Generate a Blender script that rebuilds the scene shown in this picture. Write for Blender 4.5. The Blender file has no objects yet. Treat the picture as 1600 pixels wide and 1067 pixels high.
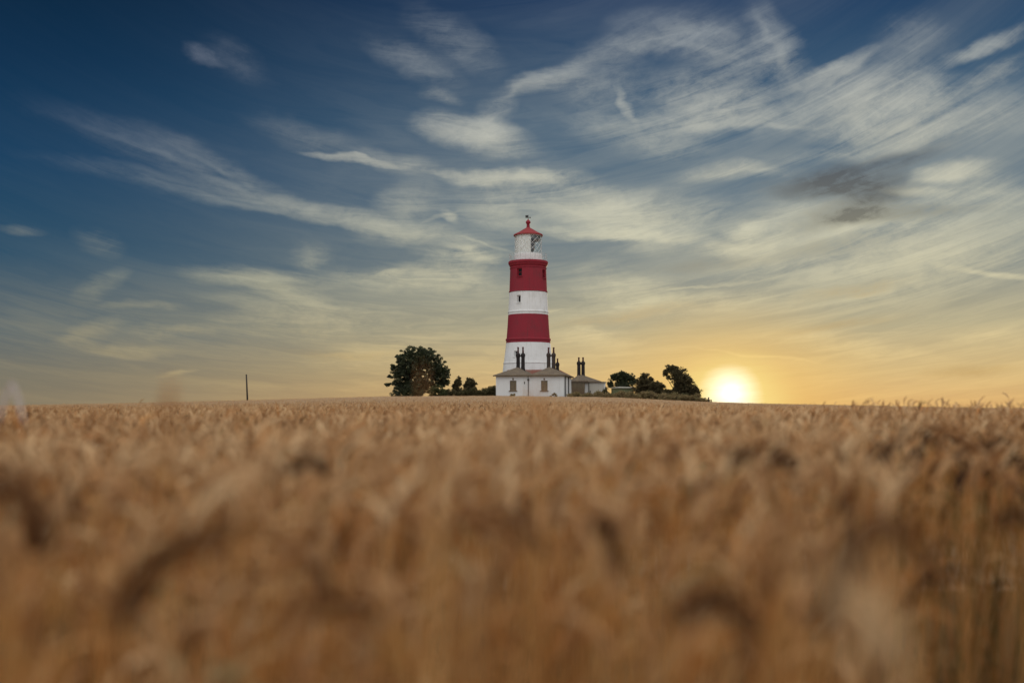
import bpy, bmesh, math, random
import numpy as np
from mathutils import Vector, Matrix

scene = bpy.context.scene
COL = scene.collection
R = math.radians

# ------------------------------------------------------------------ camera
EYE = 0.95                     # eye height over the soil, just above the ears
FPX = 1600 * 35.0 / 36.0       # focal length in photo pixels
PITCH = math.atan((637.0 - 533.5) / FPX)
cam_d = bpy.data.cameras.new('camera')
cam_d.lens = 35.0
cam_d.sensor_width = 36.0
cam_d.clip_start = 0.05
cam_d.clip_end = 60000.0
cam_d.dof.use_dof = True
cam_d.dof.focus_distance = 140.0
cam_d.dof.aperture_fstop = 1.3
cam = bpy.data.objects.new('camera', cam_d)
COL.objects.link(cam)
cam.location = (0, 0, EYE)
cam.rotation_euler = (R(90) + PITCH, 0, 0)
scene.camera = cam

scene.view_settings.view_transform = 'Standard'
scene.view_settings.look = 'None'
scene.view_settings.exposure = 0.0
scene.view_settings.gamma = 1.0


def ray(px, py):
    cx = (px - 800.0) / FPX
    cy = (533.5 - py) / FPX
    return Vector((cx, math.cos(PITCH) - cy * math.sin(PITCH),
                   math.sin(PITCH) + cy * math.cos(PITCH)))


def at(px, py, Y):
    r = ray(px, py)
    return Vector((0, 0, EYE)) + r * (Y / r.y)


def azel(px, py):
    r = ray(px, py).normalized()
    return math.atan2(r.x, r.y), math.asin(r.z)


SUN_AZ, SUN_EL = azel(1142, 612)

# ------------------------------------------------------------------ sky
def srgb(r, g, b):
    f = lambda c: (c / 255.0) / 12.92 if c <= 10 else ((c / 255.0 + 0.055) / 1.055) ** 2.4
    return (f(r), f(g), f(b), 1.0)


class NT:
    """thin helper for wiring node trees"""
    def __init__(self, tree):
        self.t = tree

    def n(self, kind, **kw):
        nd = self.t.nodes.new(kind)
        for k, v in kw.items():
            setattr(nd, k, v)
        return nd

    def put(self, sock, v):
        if hasattr(v, 'is_output'):
            self.t.links.new(v, sock)
        elif v is not None:
            sock.default_value = v

    def m(self, op, a, b=None, c=None, clamp=False):
        nd = self.n('ShaderNodeMath', operation=op, use_clamp=clamp)
        for i, v in enumerate((a, b, c)):
            if v is not None:
                self.put(nd.inputs[i], v)
        return nd.outputs[0]

    def vm(self, op, a, b=None, out=0):
        nd = self.n('ShaderNodeVectorMath', operation=op)
        self.put(nd.inputs[0], a)
        if b is not None:
            self.put(nd.inputs[3 if op == 'SCALE' else 1], b)
        return nd.outputs[out]

    def rng(self, v, a, b, c=0.0, d=1.0, smooth=True):
        nd = self.n('ShaderNodeMapRange', interpolation_type='SMOOTHSTEP' if smooth else 'LINEAR')
        self.put(nd.inputs[0], v)
        for i, x in enumerate((a, b, c, d)):
            self.put(nd.inputs[1 + i], x)
        return nd.outputs[0]

    def xyz(self, x, y, z=0.0):
        nd = self.n('ShaderNodeCombineXYZ')
        for i, v in enumerate((x, y, z)):
            self.put(nd.inputs[i], v)
        return nd.outputs[0]

    def mapping(self, v, loc=(0, 0, 0), rot=(0, 0, 0), sc=(1, 1, 1), kind='POINT'):
        nd = self.n('ShaderNodeMapping', vector_type=kind)
        self.put(nd.inputs[0], v)
        nd.inputs[1].default_value = loc
        nd.inputs[2].default_value = rot
        nd.inputs[3].default_value = sc
        return nd.outputs[0]

    def noise(self, v, scale, detail=4.0, rough=0.5, dist=0.0, color=False, lac=2.0):
        nd = self.n('ShaderNodeTexNoise')
        self.put(nd.inputs['Vector'], v)
        nd.inputs['Scale'].default_value = scale
        nd.inputs['Detail'].default_value = detail
        nd.inputs['Roughness'].default_value = rough
        nd.inputs['Lacunarity'].default_value = lac
        nd.inputs['Distortion'].default_value = dist
        return nd.outputs['Color' if color else 0]

    def ramp(self, fac, stops, interp='LINEAR'):
        nd = self.n('ShaderNodeValToRGB')
        cr = nd.color_ramp
        cr.interpolation = interp
        while len(cr.elements) < len(stops):
            cr.elements.new(0.5)
        for e, (p, c) in zip(cr.elements, stops):
            e.position = p
            e.color = c
        self.put(nd.inputs[0], fac)
        return nd.outputs[0]

    def mix(self, f, a, b, blend='MIX'):
        nd = self.n('ShaderNodeMix', data_type='RGBA', blend_type=blend)
        self.put(nd.inputs[0], f)
        self.put(nd.inputs[6], a)
        self.put(nd.inputs[7], b)
        return nd.outputs[2]


def build_sky():
    w = bpy.data.worlds.new('World')
    scene.world = w
    w.use_nodes = True
    w.node_tree.nodes.clear()
    N = NT(w.node_tree)
    tc = N.n('ShaderNodeTexCoord')
    d = tc.outputs['Generated']
    sp = N.n('ShaderNodeSeparateXYZ')
    N.put(sp.inputs[0], d)
    dx, dy, dz = sp.outputs
    az = N.m('ARCTAN2', dx, dy)
    el = N.m('ARCSINE', dz)
    ae = N.xyz(az, el)

    # ---- clear-sky colours against elevation, away from and towards the sunset
    E = lambda deg: deg / 45.0
    eln = N.m('DIVIDE', el, R(45.0), clamp=True)
    far = N.ramp(eln, [(E(0), srgb(132, 122, 100)), (E(1.6), srgb(118, 115, 102)), (E(4), srgb(84, 100, 108)),
                       (E(8), srgb(42, 78, 103)), (E(13), srgb(18, 61, 94)), (E(18), srgb(9, 46, 76)),
                       (E(22.5), srgb(5, 34, 58)), (E(45), srgb(60, 80, 110))])
    near = N.ramp(eln, [(E(0), srgb(218, 172, 110)), (E(2), srgb(202, 175, 124)), (E(4.5), srgb(174, 166, 136)),
                        (E(7.5), srgb(126, 135, 134)), (E(11), srgb(92, 114, 130)), (E(16), srgb(58, 92, 119)),
                        (E(22.5), srgb(27, 58, 94)), (E(45), srgb(70, 90, 115))])
    base = N.mix(N.rng(az, R(-30), R(12)), far, near)

    # ---- cloud field: filaments of high cloud fanning out over the sky, flattening towards the horizon
    e2 = N.m('ADD', N.m('MAXIMUM', el, -0.01), 0.07)
    ac = N.m('ADD', az, 0.05)
    v = N.m('SUBTRACT', N.m('LOGARITHM', e2, math.e), N.m('MULTIPLY', N.m('MULTIPLY', ac, ac), 1.5))
    q = N.xyz(N.m('DIVIDE', N.m('MULTIPLY', az, 0.32), N.m('ADD', e2, 0.08)), v)
    warp = N.vm('SUBTRACT', N.noise(N.mapping(q, sc=(1.0, 1.6, 1)), 2.6, 3.0, color=True), (0.5, 0.5, 0.5))
    warp2 = N.vm('SUBTRACT', N.noise(N.mapping(q, sc=(1.0, 1.5, 1)), 11.0, 3.0, color=True), (0.5, 0.5, 0.5))
    qw = N.vm('ADD', q, N.vm('MULTIPLY', warp, (0.42, 0.24, 0)))
    qw = N.vm('ADD', qw, N.vm('MULTIPLY', warp2, (0.13, 0.10, 0)))
    fib = N.noise(N.mapping(qw, sc=(2.9, 4.8, 1)), 1.0, 10.0, 0.68)
    fine = N.noise(N.mapping(qw, loc=(7, 3, 1), sc=(9.5, 15.0, 1)), 1.0, 8.0, 0.72)
    soft = N.noise(N.mapping(qw, loc=(3, 9, 2), sc=(1.3, 1.9, 1)), 1.0, 6.0, 0.58)
    # the same idea in angles, for ragged edges
    wa = N.vm('SUBTRACT', N.noise(N.mapping(ae, sc=(1.0, 1.8, 1)), 8.0, 4.0, color=True), (0.5, 0.5, 0.5))
    wb = N.vm('SUBTRACT', N.noise(N.mapping(ae, sc=(0.8, 1.6, 1)), 34.0, 4.0, color=True), (0.5, 0.5, 0.5))
    p = N.vm('ADD', ae, N.vm('MULTIPLY', wa, (0.04, 0.03, 0)))
    p = N.vm('ADD', p, N.vm('MULTIPLY', wb, (0.026, 0.012, 0)))

    def streaks(items, gain=1.0):
        nonlocal p
        tot = None
        for k, (x0, y0, x1, y1, wd, amp) in enumerate(items):
            if tot is not None and k % 5 == 0:      # evaluated batch by batch, to keep the shader's stack short
                nd = N.n('ShaderNodeVectorMath', operation='MULTIPLY_ADD')
                N.put(nd.inputs[0], tot)
                nd.inputs[1].default_value = (1e-7, 1e-7, 1e-7)
                N.put(nd.inputs[2], p)
                p = nd.outputs[0]
            a0, e0 = azel(x0, y0)
            a1, e1 = azel(x1, y1)
            L = max(math.hypot(a1 - a0, e1 - e0) * 0.5, 0.006)
            vv = N.mapping(p, loc=((a0 + a1) / 2, (e0 + e1) / 2, 0), rot=(0, 0, math.atan2(e1 - e0, a1 - a0)),
                          sc=(L * 1.35, wd / FPX * 1.6, 1), kind='TEXTURE')
            r = N.rng(N.vm('LENGTH', vv, out=1), 1.0, 0.0, 0.0, amp * gain)
            tot = r if tot is None else N.m('ADD', tot, r)
        return tot

    bright = streaks(STREAKS)
    thin = streaks(THIN)
    dark = streaks(DARK)

    fibc = N.rng(fib, 0.30, 0.68)
    finec = N.rng(fine, 0.30, 0.70)
    puff = N.rng(N.noise(N.mapping(p, rot=(0, 0, R(-12)), sc=(1.0, 1.7, 1)), 34.0, 9.0, 0.72), 0.32, 0.68)
    tex = N.m('MULTIPLY_ADD', fibc, 0.60, N.m('MULTIPLY_ADD', finec, 0.66, N.m('MULTIPLY', puff, 0.54)))
    a1 = N.m('MULTIPLY', N.m('POWER', bright, 0.85), N.rng(N.m('MULTIPLY_ADD', bright, 0.35, tex), 0.30, 1.75, 0.04, 1.75, False))
    veil_side = N.rng(az, R(-24), R(6), 0.08, 0.42)
    a2 = N.m('MULTIPLY', veil_side, N.rng(N.m('MULTIPLY_ADD', soft, 0.9, N.m('MULTIPLY', fib, 0.7)), 0.58, 1.12))
    a2 = N.m('MULTIPLY', a2, N.rng(el, R(22), R(11), 0.35, 1.0))
    hz = N.m('MULTIPLY', N.rng(el, R(10), R(2), 0.0, 0.42), N.rng(fib, 0.36, 0.74))
    alpha = N.m('ADD', N.m('ADD', a1, a2), hz)
    alpha = N.m('ADD', alpha, N.m('MULTIPLY', thin, N.rng(fine, 0.25, 0.65, 0.45, 1.0)))
    alpha = N.m('SUBTRACT', 1.0, N.m('EXPONENT', N.m('MULTIPLY', alpha, -1.25)), clamp=True)

    cl_near = N.ramp(eln, [(E(0), srgb(240, 198, 124)), (E(3), srgb(230, 205, 148)), (E(6), srgb(216, 206, 168)),
                           (E(10), srgb(203, 200, 176)), (E(15), srgb(190, 190, 177)), (E(22), srgb(150, 158, 164)),
                           (E(45), srgb(170, 175, 180))])
    cl_far = N.ramp(eln, [(E(0), srgb(150, 133, 104)), (E(3), srgb(164, 152, 120)), (E(7), srgb(138, 142, 130)),
                          (E(12), srgb(112, 124, 134)), (E(18), srgb(88, 100, 124)), (E(45), srgb(150, 160, 175))])
    ccol = N.mix(N.rng(az, R(-26), R(3)), cl_far, cl_near)
    ccol = N.vm('SCALE', ccol, N.rng(fine, 0.25, 0.75, 0.90, 1.07))
    col = N.mix(alpha, base, ccol)
    dk = N.m('MULTIPLY', dark, N.rng(tex, 0.35, 1.35, 0.2, 1.25, False), clamp=True)
    dcol = N.ramp(eln, [(E(4), srgb(176, 142, 88)), (E(9), srgb(122, 120, 106)), (E(13), srgb(82, 88, 94))])
    col = N.mix(N.m('MULTIPLY', dk, 0.9), col, dcol)

    # ---- the glow round the low sun
    sv = N.mapping(ae, loc=(SUN_AZ, SUN_EL, 0), sc=(1.0, 0.62, 1), kind='TEXTURE')
    rs = N.vm('LENGTH', sv, out=1)
    col = N.mix(N.rng(rs, R(10), R(0.5), 0.0, 0.55), col, srgb(248, 200, 106))
    col = N.mix(N.rng(N.m('ADD', rs, N.m('MULTIPLY', N.m('SUBTRACT', fib, 0.5), R(3.0))), R(4.4), R(0.4), 0.0, 0.8), col, srgb(255, 234, 146))
    sv2 = N.mapping(ae, loc=(SUN_AZ, SUN_EL, 0), sc=(1.0, 0.95, 1), kind='TEXTURE')
    rs2 = N.vm('LENGTH', sv2, out=1)
    rs2 = N.m('ADD', rs2, N.m('MULTIPLY', N.m('SUBTRACT', fib, 0.5), R(1.1)))
    core = N.m('POWER', N.rng(rs2, R(1.9), R(0.0), smooth=False), 1.4)
    col = N.mix(core, col, (1.75, 1.65, 1.35, 1.0))

    # ---- the half of the sky behind the photographer and overhead: unseen, made extra bright to fill the front walls and crop
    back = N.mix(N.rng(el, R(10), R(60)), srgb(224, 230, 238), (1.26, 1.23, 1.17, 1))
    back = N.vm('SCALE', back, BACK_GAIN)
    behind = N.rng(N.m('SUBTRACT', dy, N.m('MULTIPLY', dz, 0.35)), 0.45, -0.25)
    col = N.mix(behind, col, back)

    sky = N.n('ShaderNodeTexSky', sky_type='NISHITA', sun_disc=False)
    sky.sun_elevation = max(SUN_EL, R(1.0))
    sky.sun_rotation = SUN_AZ
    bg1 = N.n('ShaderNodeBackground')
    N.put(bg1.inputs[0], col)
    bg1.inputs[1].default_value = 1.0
    bg2 = N.n('ShaderNodeBackground')
    N.put(bg2.inputs[0], sky.outputs[0])
    bg2.inputs[1].default_value = 0.001
    add = N.n('ShaderNodeAddShader')
    N.t.links.new(bg1.outputs[0], add.inputs[0])
    N.t.links.new(bg2.outputs[0], add.inputs[1])
    out = N.n('ShaderNodeOutputWorld')
    N.t.links.new(add.outputs[0], out.inputs[0])


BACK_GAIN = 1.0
# cirrus: end points in the photograph (turned into directions), width, strength
STREAKS = [
    (60, 165, 430, 300, 24, .22), (60, 247, 460, 325, 12, .20), (300, 275, 690, 372, 12, .55), (560, 352, 730, 372, 18, .5),
    (240, 210, 440, 290, 9, .2), (285, 72, 345, 98, 8, .42), (320, 70, 420, 120, 22, .18),
    (390, 180, 570, 235, 20, .17), (570, 60, 720, 130, 20, .24), (640, 20, 780, 110, 26, .22),
    (480, 237, 640, 258, 6, 1.0), (560, 240, 680, 262, 14, .35), (655, 190, 830, 236, 21, 1.05), (650, 140, 720, 160, 10, .35),
    (690, 270, 900, 281, 9, 1.0), (800, 285, 1090, 375, 34, .62), (700, 300, 850, 340, 40, .4),
    (785, 150, 920, 92, 13, .62), (900, 90, 1100, 50, 13, .38), (740, 230, 790, 150, 22, .34), (965, 130, 992, 195, 8, .5),
    (860, 130, 1010, 120, 40, .25), (1000, 140, 1240, 175, 36, .72), (1230, 170, 1500, 140, 42, 1.05), (1050, 55, 1240, 120, 34, .42), (1400, 200, 1640, 160, 34, .42), (880, 190, 1130, 225, 30, .36), (960, 60, 1160, 40, 26, .3), (1180, 10, 1250, 130, 28, .62),
    (1240, 132, 1375, 78, 10, .72), (1000, 190, 1220, 180, 16, .5), (1290, 205, 1520, 205, 18, .5), (1420, 130, 1480, 190, 40, .3),
    (1480, 100, 1610, 40, 9, .72), (1500, 150, 1610, 85, 14, .5), (1370, 60, 1500, 70, 30, .2),
    (1070, 272, 1240, 262, 12, .5), (1200, 245, 1500, 215, 14, .4), (1430, 272, 1565, 256, 10, .95), (1370, 293, 1480, 296, 8, .7),
    (1420, 300, 1620, 300, 26, .6), (1130, 362, 1200, 350, 10, .95), (1090, 387, 1230, 372, 16, .95), (1150, 345, 1480, 340, 24, .6),
    (1120, 400, 1640, 350, 46, .7), (845, 360, 1100, 366, 10, .95), (900, 330, 1150, 330, 30, .5), (690, 320, 720, 350, 8, .6),
    (590, 330, 690, 300, 30, .35), (640, 410, 790, 400, 26, .45), (700, 395, 770, 412, 8, .6),
    (300, 424, 510, 448, 15, .68), (380, 440, 520, 482, 13, .62), (450, 400, 520, 400, 18, .3), (115, 360, 190, 385, 14, .2),
    (120, 460, 205, 420, 15, .28), (95, 530, 190, 500, 15, .45), (120, 540, 260, 545, 8, .5), (170, 470, 290, 482, 5, .4), (0, 355, 70, 362, 6, .35),
    (500, 432, 790, 440, 20, .55), (590, 428, 645, 422, 6, .7), (200, 515, 330, 522, 8, .55), (330, 510, 640, 500, 22, .4), (240, 578, 310, 572, 4, .6),
    (480, 560, 700, 540, 18, .4), (330, 470, 540, 490, 12, .3), (860, 500, 1240, 452, 18, .55), (880, 430, 1060, 470, 30, .4), (860, 520, 1000, 540, 16, .4),
    (1200, 470, 1640, 400, 40, .4), (1240, 470, 1450, 440, 8, .5), (1480, 540, 1640, 520, 12, .4), (1180, 520, 1480, 560, 12, .4),
]
THIN = [
    (90, 182, 430, 305, 5, .22), (230, 210, 450, 306, 4, .2), (250, 286, 480, 338, 5, .3), (400, 322, 690, 374, 6, .42), (150, 250, 330, 292, 5, .2),
    (660, 345, 720, 322, 4, .4), (1000, 60, 1180, 90, 5, .25), (1180, 15, 1245, 125, 7, .3), (1250, 150, 1375, 80, 5, .35), (1060, 165, 1240, 130, 6, .25),
    (1100, 200, 1330, 182, 5, .3), (1300, 180, 1480, 205, 7, .25), (780, 160, 850, 118, 5, .35), (505, 238, 600, 248, 3, .5),
    (640, 265, 760, 272, 3, .4), (860, 285, 1000, 330, 6, .25), (820, 300, 960, 350, 5, .2), (600, 400, 700, 440, 6, .2), (320, 428, 470, 440, 4, .3),
    (400, 452, 505, 472, 4, .3), (1390, 285, 1540, 262, 4, .4), (1100, 275, 1220, 262, 4, .3), (860, 366, 1080, 370, 5, .35), (1110, 420, 1300, 380, 5, .2),
    (960, 464, 1228, 425, 2.6, .5), (1075, 547, 1284, 562, 2.2, .85), (1462, 420, 1640, 438, 5, .8), (700, 372, 800, 402, 2.5, .3),
    (1330, 530, 1420, 522, 2.0, .4), (235, 580, 320, 570, 1.8, .3), (830, 492, 890, 482, 1.6, .4),
]
DARK = [
    (1190, 300, 1420, 258, 22, 1.0), (1260, 308, 1440, 285, 18, .8), (1230, 358, 1420, 308, 17, .9), (1300, 345, 1540, 325, 13, .7),
    (1330, 255, 1500, 228, 12, .5), (1180, 400, 1420, 370, 12, .35), (1250, 470, 1420, 440, 10, .5), (860, 510, 1130, 470, 11, .4), (1440, 580, 1600, 570, 8, .4),
    (1020, 420, 1200, 400, 10, .3), (1200, 520, 1420, 500, 8, .3), (440, 545, 660, 560, 6, .2),
]
build_sky()

# ------------------------------------------------------------------ sun, low behind the trees on the right
sun_d = bpy.data.lights.new('sun', 'SUN')
sun_d.energy = 2.0
sun_d.angle = R(0.6)
sun_d.color = (1.0, 0.70, 0.40)
sun = bpy.data.objects.new('sun', sun_d)
COL.objects.link(sun)
sdir = Vector((math.sin(SUN_AZ) * math.cos(SUN_EL), math.cos(SUN_AZ) * math.cos(SUN_EL), math.sin(SUN_EL)))
sun.rotation_euler = sdir.to_track_quat('Z', 'Y').to_euler()
sun.location = (30, 100, 40)

# ------------------------------------------------------------------ materials
def material(name, build):
    m = bpy.data.materials.new(name)
    m.use_nodes = True
    t = m.node_tree
    t.nodes.clear()
    N = NT(t)
    out = N.n('ShaderNodeOutputMaterial')
    t.links.new(build(N), out.inputs[0])
    return m


def pbsdf(N, col, rough=0.7, metal=0.0, bump=None, spec=0.3, bdist=0.01, bstr=0.5, **kw):
    b = N.n('ShaderNodeBsdfPrincipled')
    N.put(b.inputs['Base Color'], col)
    N.put(b.inputs['Roughness'], rough)
    b.inputs['Metallic'].default_value = metal
    b.inputs['Specular IOR Level'].default_value = spec
    for k, v in kw.items():
        b.inputs[k.replace('_', ' ')].default_value = v
    if bump is not None:
        bn = N.n('ShaderNodeBump')
        bn.inputs['Strength'].default_value = bstr
        bn.inputs['Distance'].default_value = bdist
        N.put(bn.inputs['Height'], bump)
        N.t.links.new(bn.outputs[0], b.inputs['Normal'])
    return b.outputs[0]


def objc(N):
    return N.n('ShaderNodeTexCoord').outputs['Object']


def painted(name, c, dirt, amount=0.5, scale=0.6, streak=True):
    def f(N):
        o = objc(N)
        big = N.noise(o, scale, 5.0, 0.6)
        run = N.noise(N.mapping(o, sc=(2.5, 2.5, 0.16)), 1.6, 5.0, 0.65)
        sm = N.noise(o, 9.0, 4.0, 0.6)
        f1 = N.m('MULTIPLY', N.rng(big, 0.45, 0.75), 0.5)
        f2 = N.m('MULTIPLY', N.rng(run, 0.5, 0.78), 0.8 if streak else 0.2)
        col = N.mix(N.m('MULTIPLY', N.m('ADD', f1, f2), amount, clamp=True), c, dirt)
        return pbsdf(N, col, N.rng(sm, 0.2, 0.8, 0.5, 0.75, False), bump=sm, bdist=0.012, bstr=0.35)
    return material(name, f)


def plain(name, c, c2=None, scale=4.0, rough=0.7, metal=0.0, stretch=(1, 1, 1), spec=0.3):
    def f(N):
        o = N.mapping(objc(N), sc=stretch)
        n = N.noise(o, scale, 5.0, 0.6)
        col = N.mix(N.rng(n, 0.3, 0.7), c, c2 or c)
        return pbsdf(N, col, rough, metal, bump=n, bdist=0.01, bstr=0.3, spec=spec)
    return material(name, f)


def brick(name, c1, c2, mortar, scale):
    def f(N):
        o = objc(N)
        s = N.n('ShaderNodeSeparateXYZ')
        N.put(s.inputs[0], o)
        v = N.xyz(N.m('ADD', s.outputs[0], s.outputs[1]), s.outputs[2])
        b = N.n('ShaderNodeTexBrick')
        N.put(b.inputs['Vector'], v)
        b.inputs['Color1'].default_value = c1
        b.inputs['Color2'].default_value = c2
        b.inputs['Mortar'].default_value = mortar
        b.inputs['Scale'].default_value = scale
        b.inputs['Mortar Size'].default_value = 0.012
        n = N.noise(o, 1.4, 5.0, 0.6)
        col = N.mix(N.rng(n, 0.35, 0.75, 0.0, 0.5), b.outputs['Color'], (0.03, 0.026, 0.024, 1))
        return pbsdf(N, col, 0.85, bump=N.m('SUBTRACT', 1.0, b.outputs['Fac']))
    return material(name, f)


def slate(name, c1, c2, lich):
    def f(N):
        o = objc(N)
        s = N.n('ShaderNodeSeparateXYZ')
        N.put(s.inputs[0], o)
        v = N.xyz(N.m('ADD', s.outputs[0], N.m('MULTIPLY', s.outputs[1], 0.31)), N.m('MULTIPLY', s.outputs[2], 2.2))
        b = N.n('ShaderNodeTexBrick')
        N.put(b.inputs['Vector'], v)
        b.inputs['Color1'].default_value = c1
        b.inputs['Color2'].default_value = c2
        b.inputs['Mortar'].default_value = tuple(x * 0.4 for x in c1[:3]) + (1,)
        b.inputs['Scale'].default_value = 3.2
        b.inputs['Mortar Size'].default_value = 0.02
        n = N.noise(o, 1.1, 6.0, 0.65)
        col = N.mix(N.rng(n, 0.48, 0.7, 0.0, 0.7), b.outputs['Color'], lich)
        return pbsdf(N, col, 0.75, bump=N.m('SUBTRACT', 1.0, b.outputs['Fac']), bdist=0.02)
    return material(name, f)


def plant(name, stops, trans=0.3, attr='tone', rough=0.7, spec=0.2, tcol=1.3):
    """leafy matter: the colour varies from plant to plant, thin blades let some light through"""
    def f(N):
        a = N.n('ShaderNodeAttribute', attribute_name=attr)
        nz = N.noise(N.n('ShaderNodeTexCoord').outputs['Object'], 18.0, 2.0)
        col = N.ramp(N.m('ADD', a.outputs['Fac'], N.rng(nz, 0.2, 0.8, -0.1, 0.1)), stops)
        b = pbsdf(N, col, rough, spec=spec)
        t = N.n('ShaderNodeBsdfTranslucent')
        N.put(t.inputs[0], N.vm('SCALE', col, tcol))
        mx = N.n('ShaderNodeMixShader')
        mx.inputs[0].default_value = trans
        N.t.links.new(b, mx.inputs[1])
        N.t.links.new(t.outputs[0], mx.inputs[2])
        return mx.outputs[0]
    return material(name, f)


M = {}
M['white'] = painted('white_paint', (0.78, 0.78, 0.765, 1), (0.47, 0.45, 0.39, 1), 0.62)
M['red'] = painted('red_paint', (0.27, 0.016, 0.030, 1), (0.16, 0.026, 0.032, 1), 0.9)
M['roofred'] = painted('roof_red_paint', (0.29, 0.034, 0.036, 1), (0.22, 0.045, 0.04, 1), 0.7)
M['wallwhite'] = painted('white_render', (0.76, 0.755, 0.73, 1), (0.52, 0.48, 0.42, 1), 0.55, 0.5)
M['cream'] = painted('cream_render', (0.50, 0.475, 0.41, 1), (0.36, 0.32, 0.26, 1), 0.6)
M['slate'] = slate('roof_slate', (0.155, 0.12, 0.085, 1), (0.20, 0.155, 0.11, 1), (0.22, 0.17, 0.11, 1))
M['tile'] = slate('red_roof_tile', (0.22, 0.075, 0.055, 1), (0.27, 0.10, 0.07, 1), (0.2, 0.12, 0.085, 1))
M['flat'] = plain('pale_felt', (0.30, 0.26, 0.19, 1), (0.22, 0.19, 0.14, 1), 2.0)
M['brick'] = brick('chimney_brick', (0.07, 0.048, 0.038, 1), (0.05, 0.036, 0.03, 1), (0.07, 0.056, 0.045, 1), 4.5)
M['brickdk'] = brick('dark_chimney_brick', (0.03, 0.022, 0.021, 1), (0.02, 0.017, 0.017, 1), (0.03, 0.026, 0.024, 1), 4.5)  # a darker mix of the chimney brick
M['pot'] = plain('clay_pot', (0.11, 0.03, 0.022, 1), (0.07, 0.022, 0.02, 1), 6.0)
M['iron'] = plain('dark_iron', (0.035, 0.037, 0.035, 1), (0.055, 0.05, 0.045, 1), 8.0, 0.5)
M['rail'] = plain('white_rail_paint', (0.62, 0.63, 0.62, 1), (0.48, 0.48, 0.46, 1), 8.0, 0.5)
M['timber'] = plain('brown_timber', (0.16, 0.115, 0.07, 1), (0.12, 0.085, 0.05, 1), 3.0, 0.7, 0, (6, 6, 0.6))
M['board'] = plain('boarded_window', (0.235, 0.175, 0.115, 1), (0.18, 0.13, 0.085, 1), 3.0, 0.75, 0, (6, 6, 0.5))
M['stone'] = plain('stone_sill', (0.36, 0.33, 0.28, 1), (0.26, 0.23, 0.19, 1), 3.0)
M['pole'] = plain('weathered_pole', (0.07, 0.055, 0.04, 1), (0.045, 0.036, 0.028, 1), 4.0, 0.85, 0, (8, 8, 0.4))
M['bark'] = plain('bark', (0.06, 0.048, 0.036, 1), (0.035, 0.028, 0.022, 1), 6.0, 0.9, 0, (3, 3, 0.6))
M['shed'] = plain('green_shed_paint', (0.19, 0.205, 0.10, 1), (0.14, 0.15, 0.08, 1), 3.0, 0.7, 0, (6, 6, 0.5))
M['shedroof'] = plain('pale_sheet_roof', (0.42, 0.40, 0.33, 1), (0.33, 0.31, 0.25, 1), 3.0, 0.6)
M['blind'] = plain('white_lantern_blind', (0.84, 0.83, 0.79, 1), (0.76, 0.75, 0.70, 1), 1.5, 0.8)
M['lens'] = plain('lens_frame', (0.06, 0.062, 0.058, 1), (0.10, 0.10, 0.09, 1), 5.0, 0.3, 0.4)


def _glass(N):
    g = N.n('ShaderNodeBsdfGlossy')
    g.inputs['Roughness'].default_value = 0.03
    t = N.n('ShaderNodeBsdfTransparent')
    t.inputs[0].default_value = (0.96, 0.98, 0.97, 1)
    mx = N.n('ShaderNodeMixShader')
    mx.inputs[0].default_value = 0.05
    N.t.links.new(t.outputs[0], mx.inputs[1])
    N.t.links.new(g.outputs[0], mx.inputs[2])
    return mx.outputs[0]


M['glass'] = material('lantern_glass', _glass)
M['pane'] = material('dark_pane', lambda N: pbsdf(N, (0.012, 0.010, 0.010, 1), 0.35, spec=0.12))
M['panewarm'] = material('brown_curtained_pane', lambda N: pbsdf(
    N, N.mix(N.rng(N.noise(N.mapping(objc(N), sc=(5, 5, 0.5)), 2.0, 3.0), 0.3, 0.7), (0.13, 0.10, 0.055, 1), (0.20, 0.155, 0.09, 1)),
    0.25, spec=0.4))
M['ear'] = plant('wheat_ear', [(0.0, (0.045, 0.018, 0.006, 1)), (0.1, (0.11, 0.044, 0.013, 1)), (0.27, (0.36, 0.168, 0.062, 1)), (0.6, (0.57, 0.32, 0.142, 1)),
                               (1.0, (0.70, 0.48, 0.26, 1))], 0.16)  # dark low end paints the backlit silhouettes of the nearest ears
M['stem'] = plant('wheat_stem', [(0.0, (0.24, 0.14, 0.055, 1)), (0.15, (0.15, 0.15, 0.05, 1)), (0.4, (0.56, 0.27, 0.075, 1)), (1.0, (0.72, 0.44, 0.18, 1))], 0.2)
M['leaf'] = plant('wheat_leaf', [(0.0, (0.40, 0.15, 0.035, 1)), (0.5, (0.60, 0.275, 0.08, 1)), (0.9, (0.70, 0.46, 0.23, 1)), (1.0, (0.26, 0.24, 0.12, 1))], 0.4)
M['skylit'] = plant('skylit_leaf', [(0.0, (0.40, 0.38, 0.385, 1)), (1.0, (0.47, 0.44, 0.44, 1))], 0.3)  # pale reflection of the sky put into the leaf colour
M['straw'] = plant('dry_verge_grass', [(0.0, (0.17, 0.125, 0.06, 1)), (0.5, (0.31, 0.225, 0.115, 1)), (1.0, (0.22, 0.19, 0.085, 1))], 0.3)
M['bank'] = plant('bank_brush', [(0.0, (0.17, 0.125, 0.06, 1)), (0.5, (0.29, 0.21, 0.10, 1)), (1.0, (0.21, 0.185, 0.08, 1))], 0.25)
M['tree'] = plant('tree_leaf', [(0.0, (0.026, 0.032, 0.016, 1)), (0.5, (0.050, 0.060, 0.028, 1)), (1.0, (0.09, 0.10, 0.045, 1))], 0.22, rough=0.5, spec=0.35)
M['pine'] = plant('hazed_conifer_leaf', [(0.0, (0.06, 0.05, 0.024, 1)), (0.5, (0.105, 0.085, 0.042, 1)), (1.0, (0.15, 0.12, 0.06, 1))], 0.3)  # paler and browner: sun-flare haze put into the leaf colour
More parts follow.
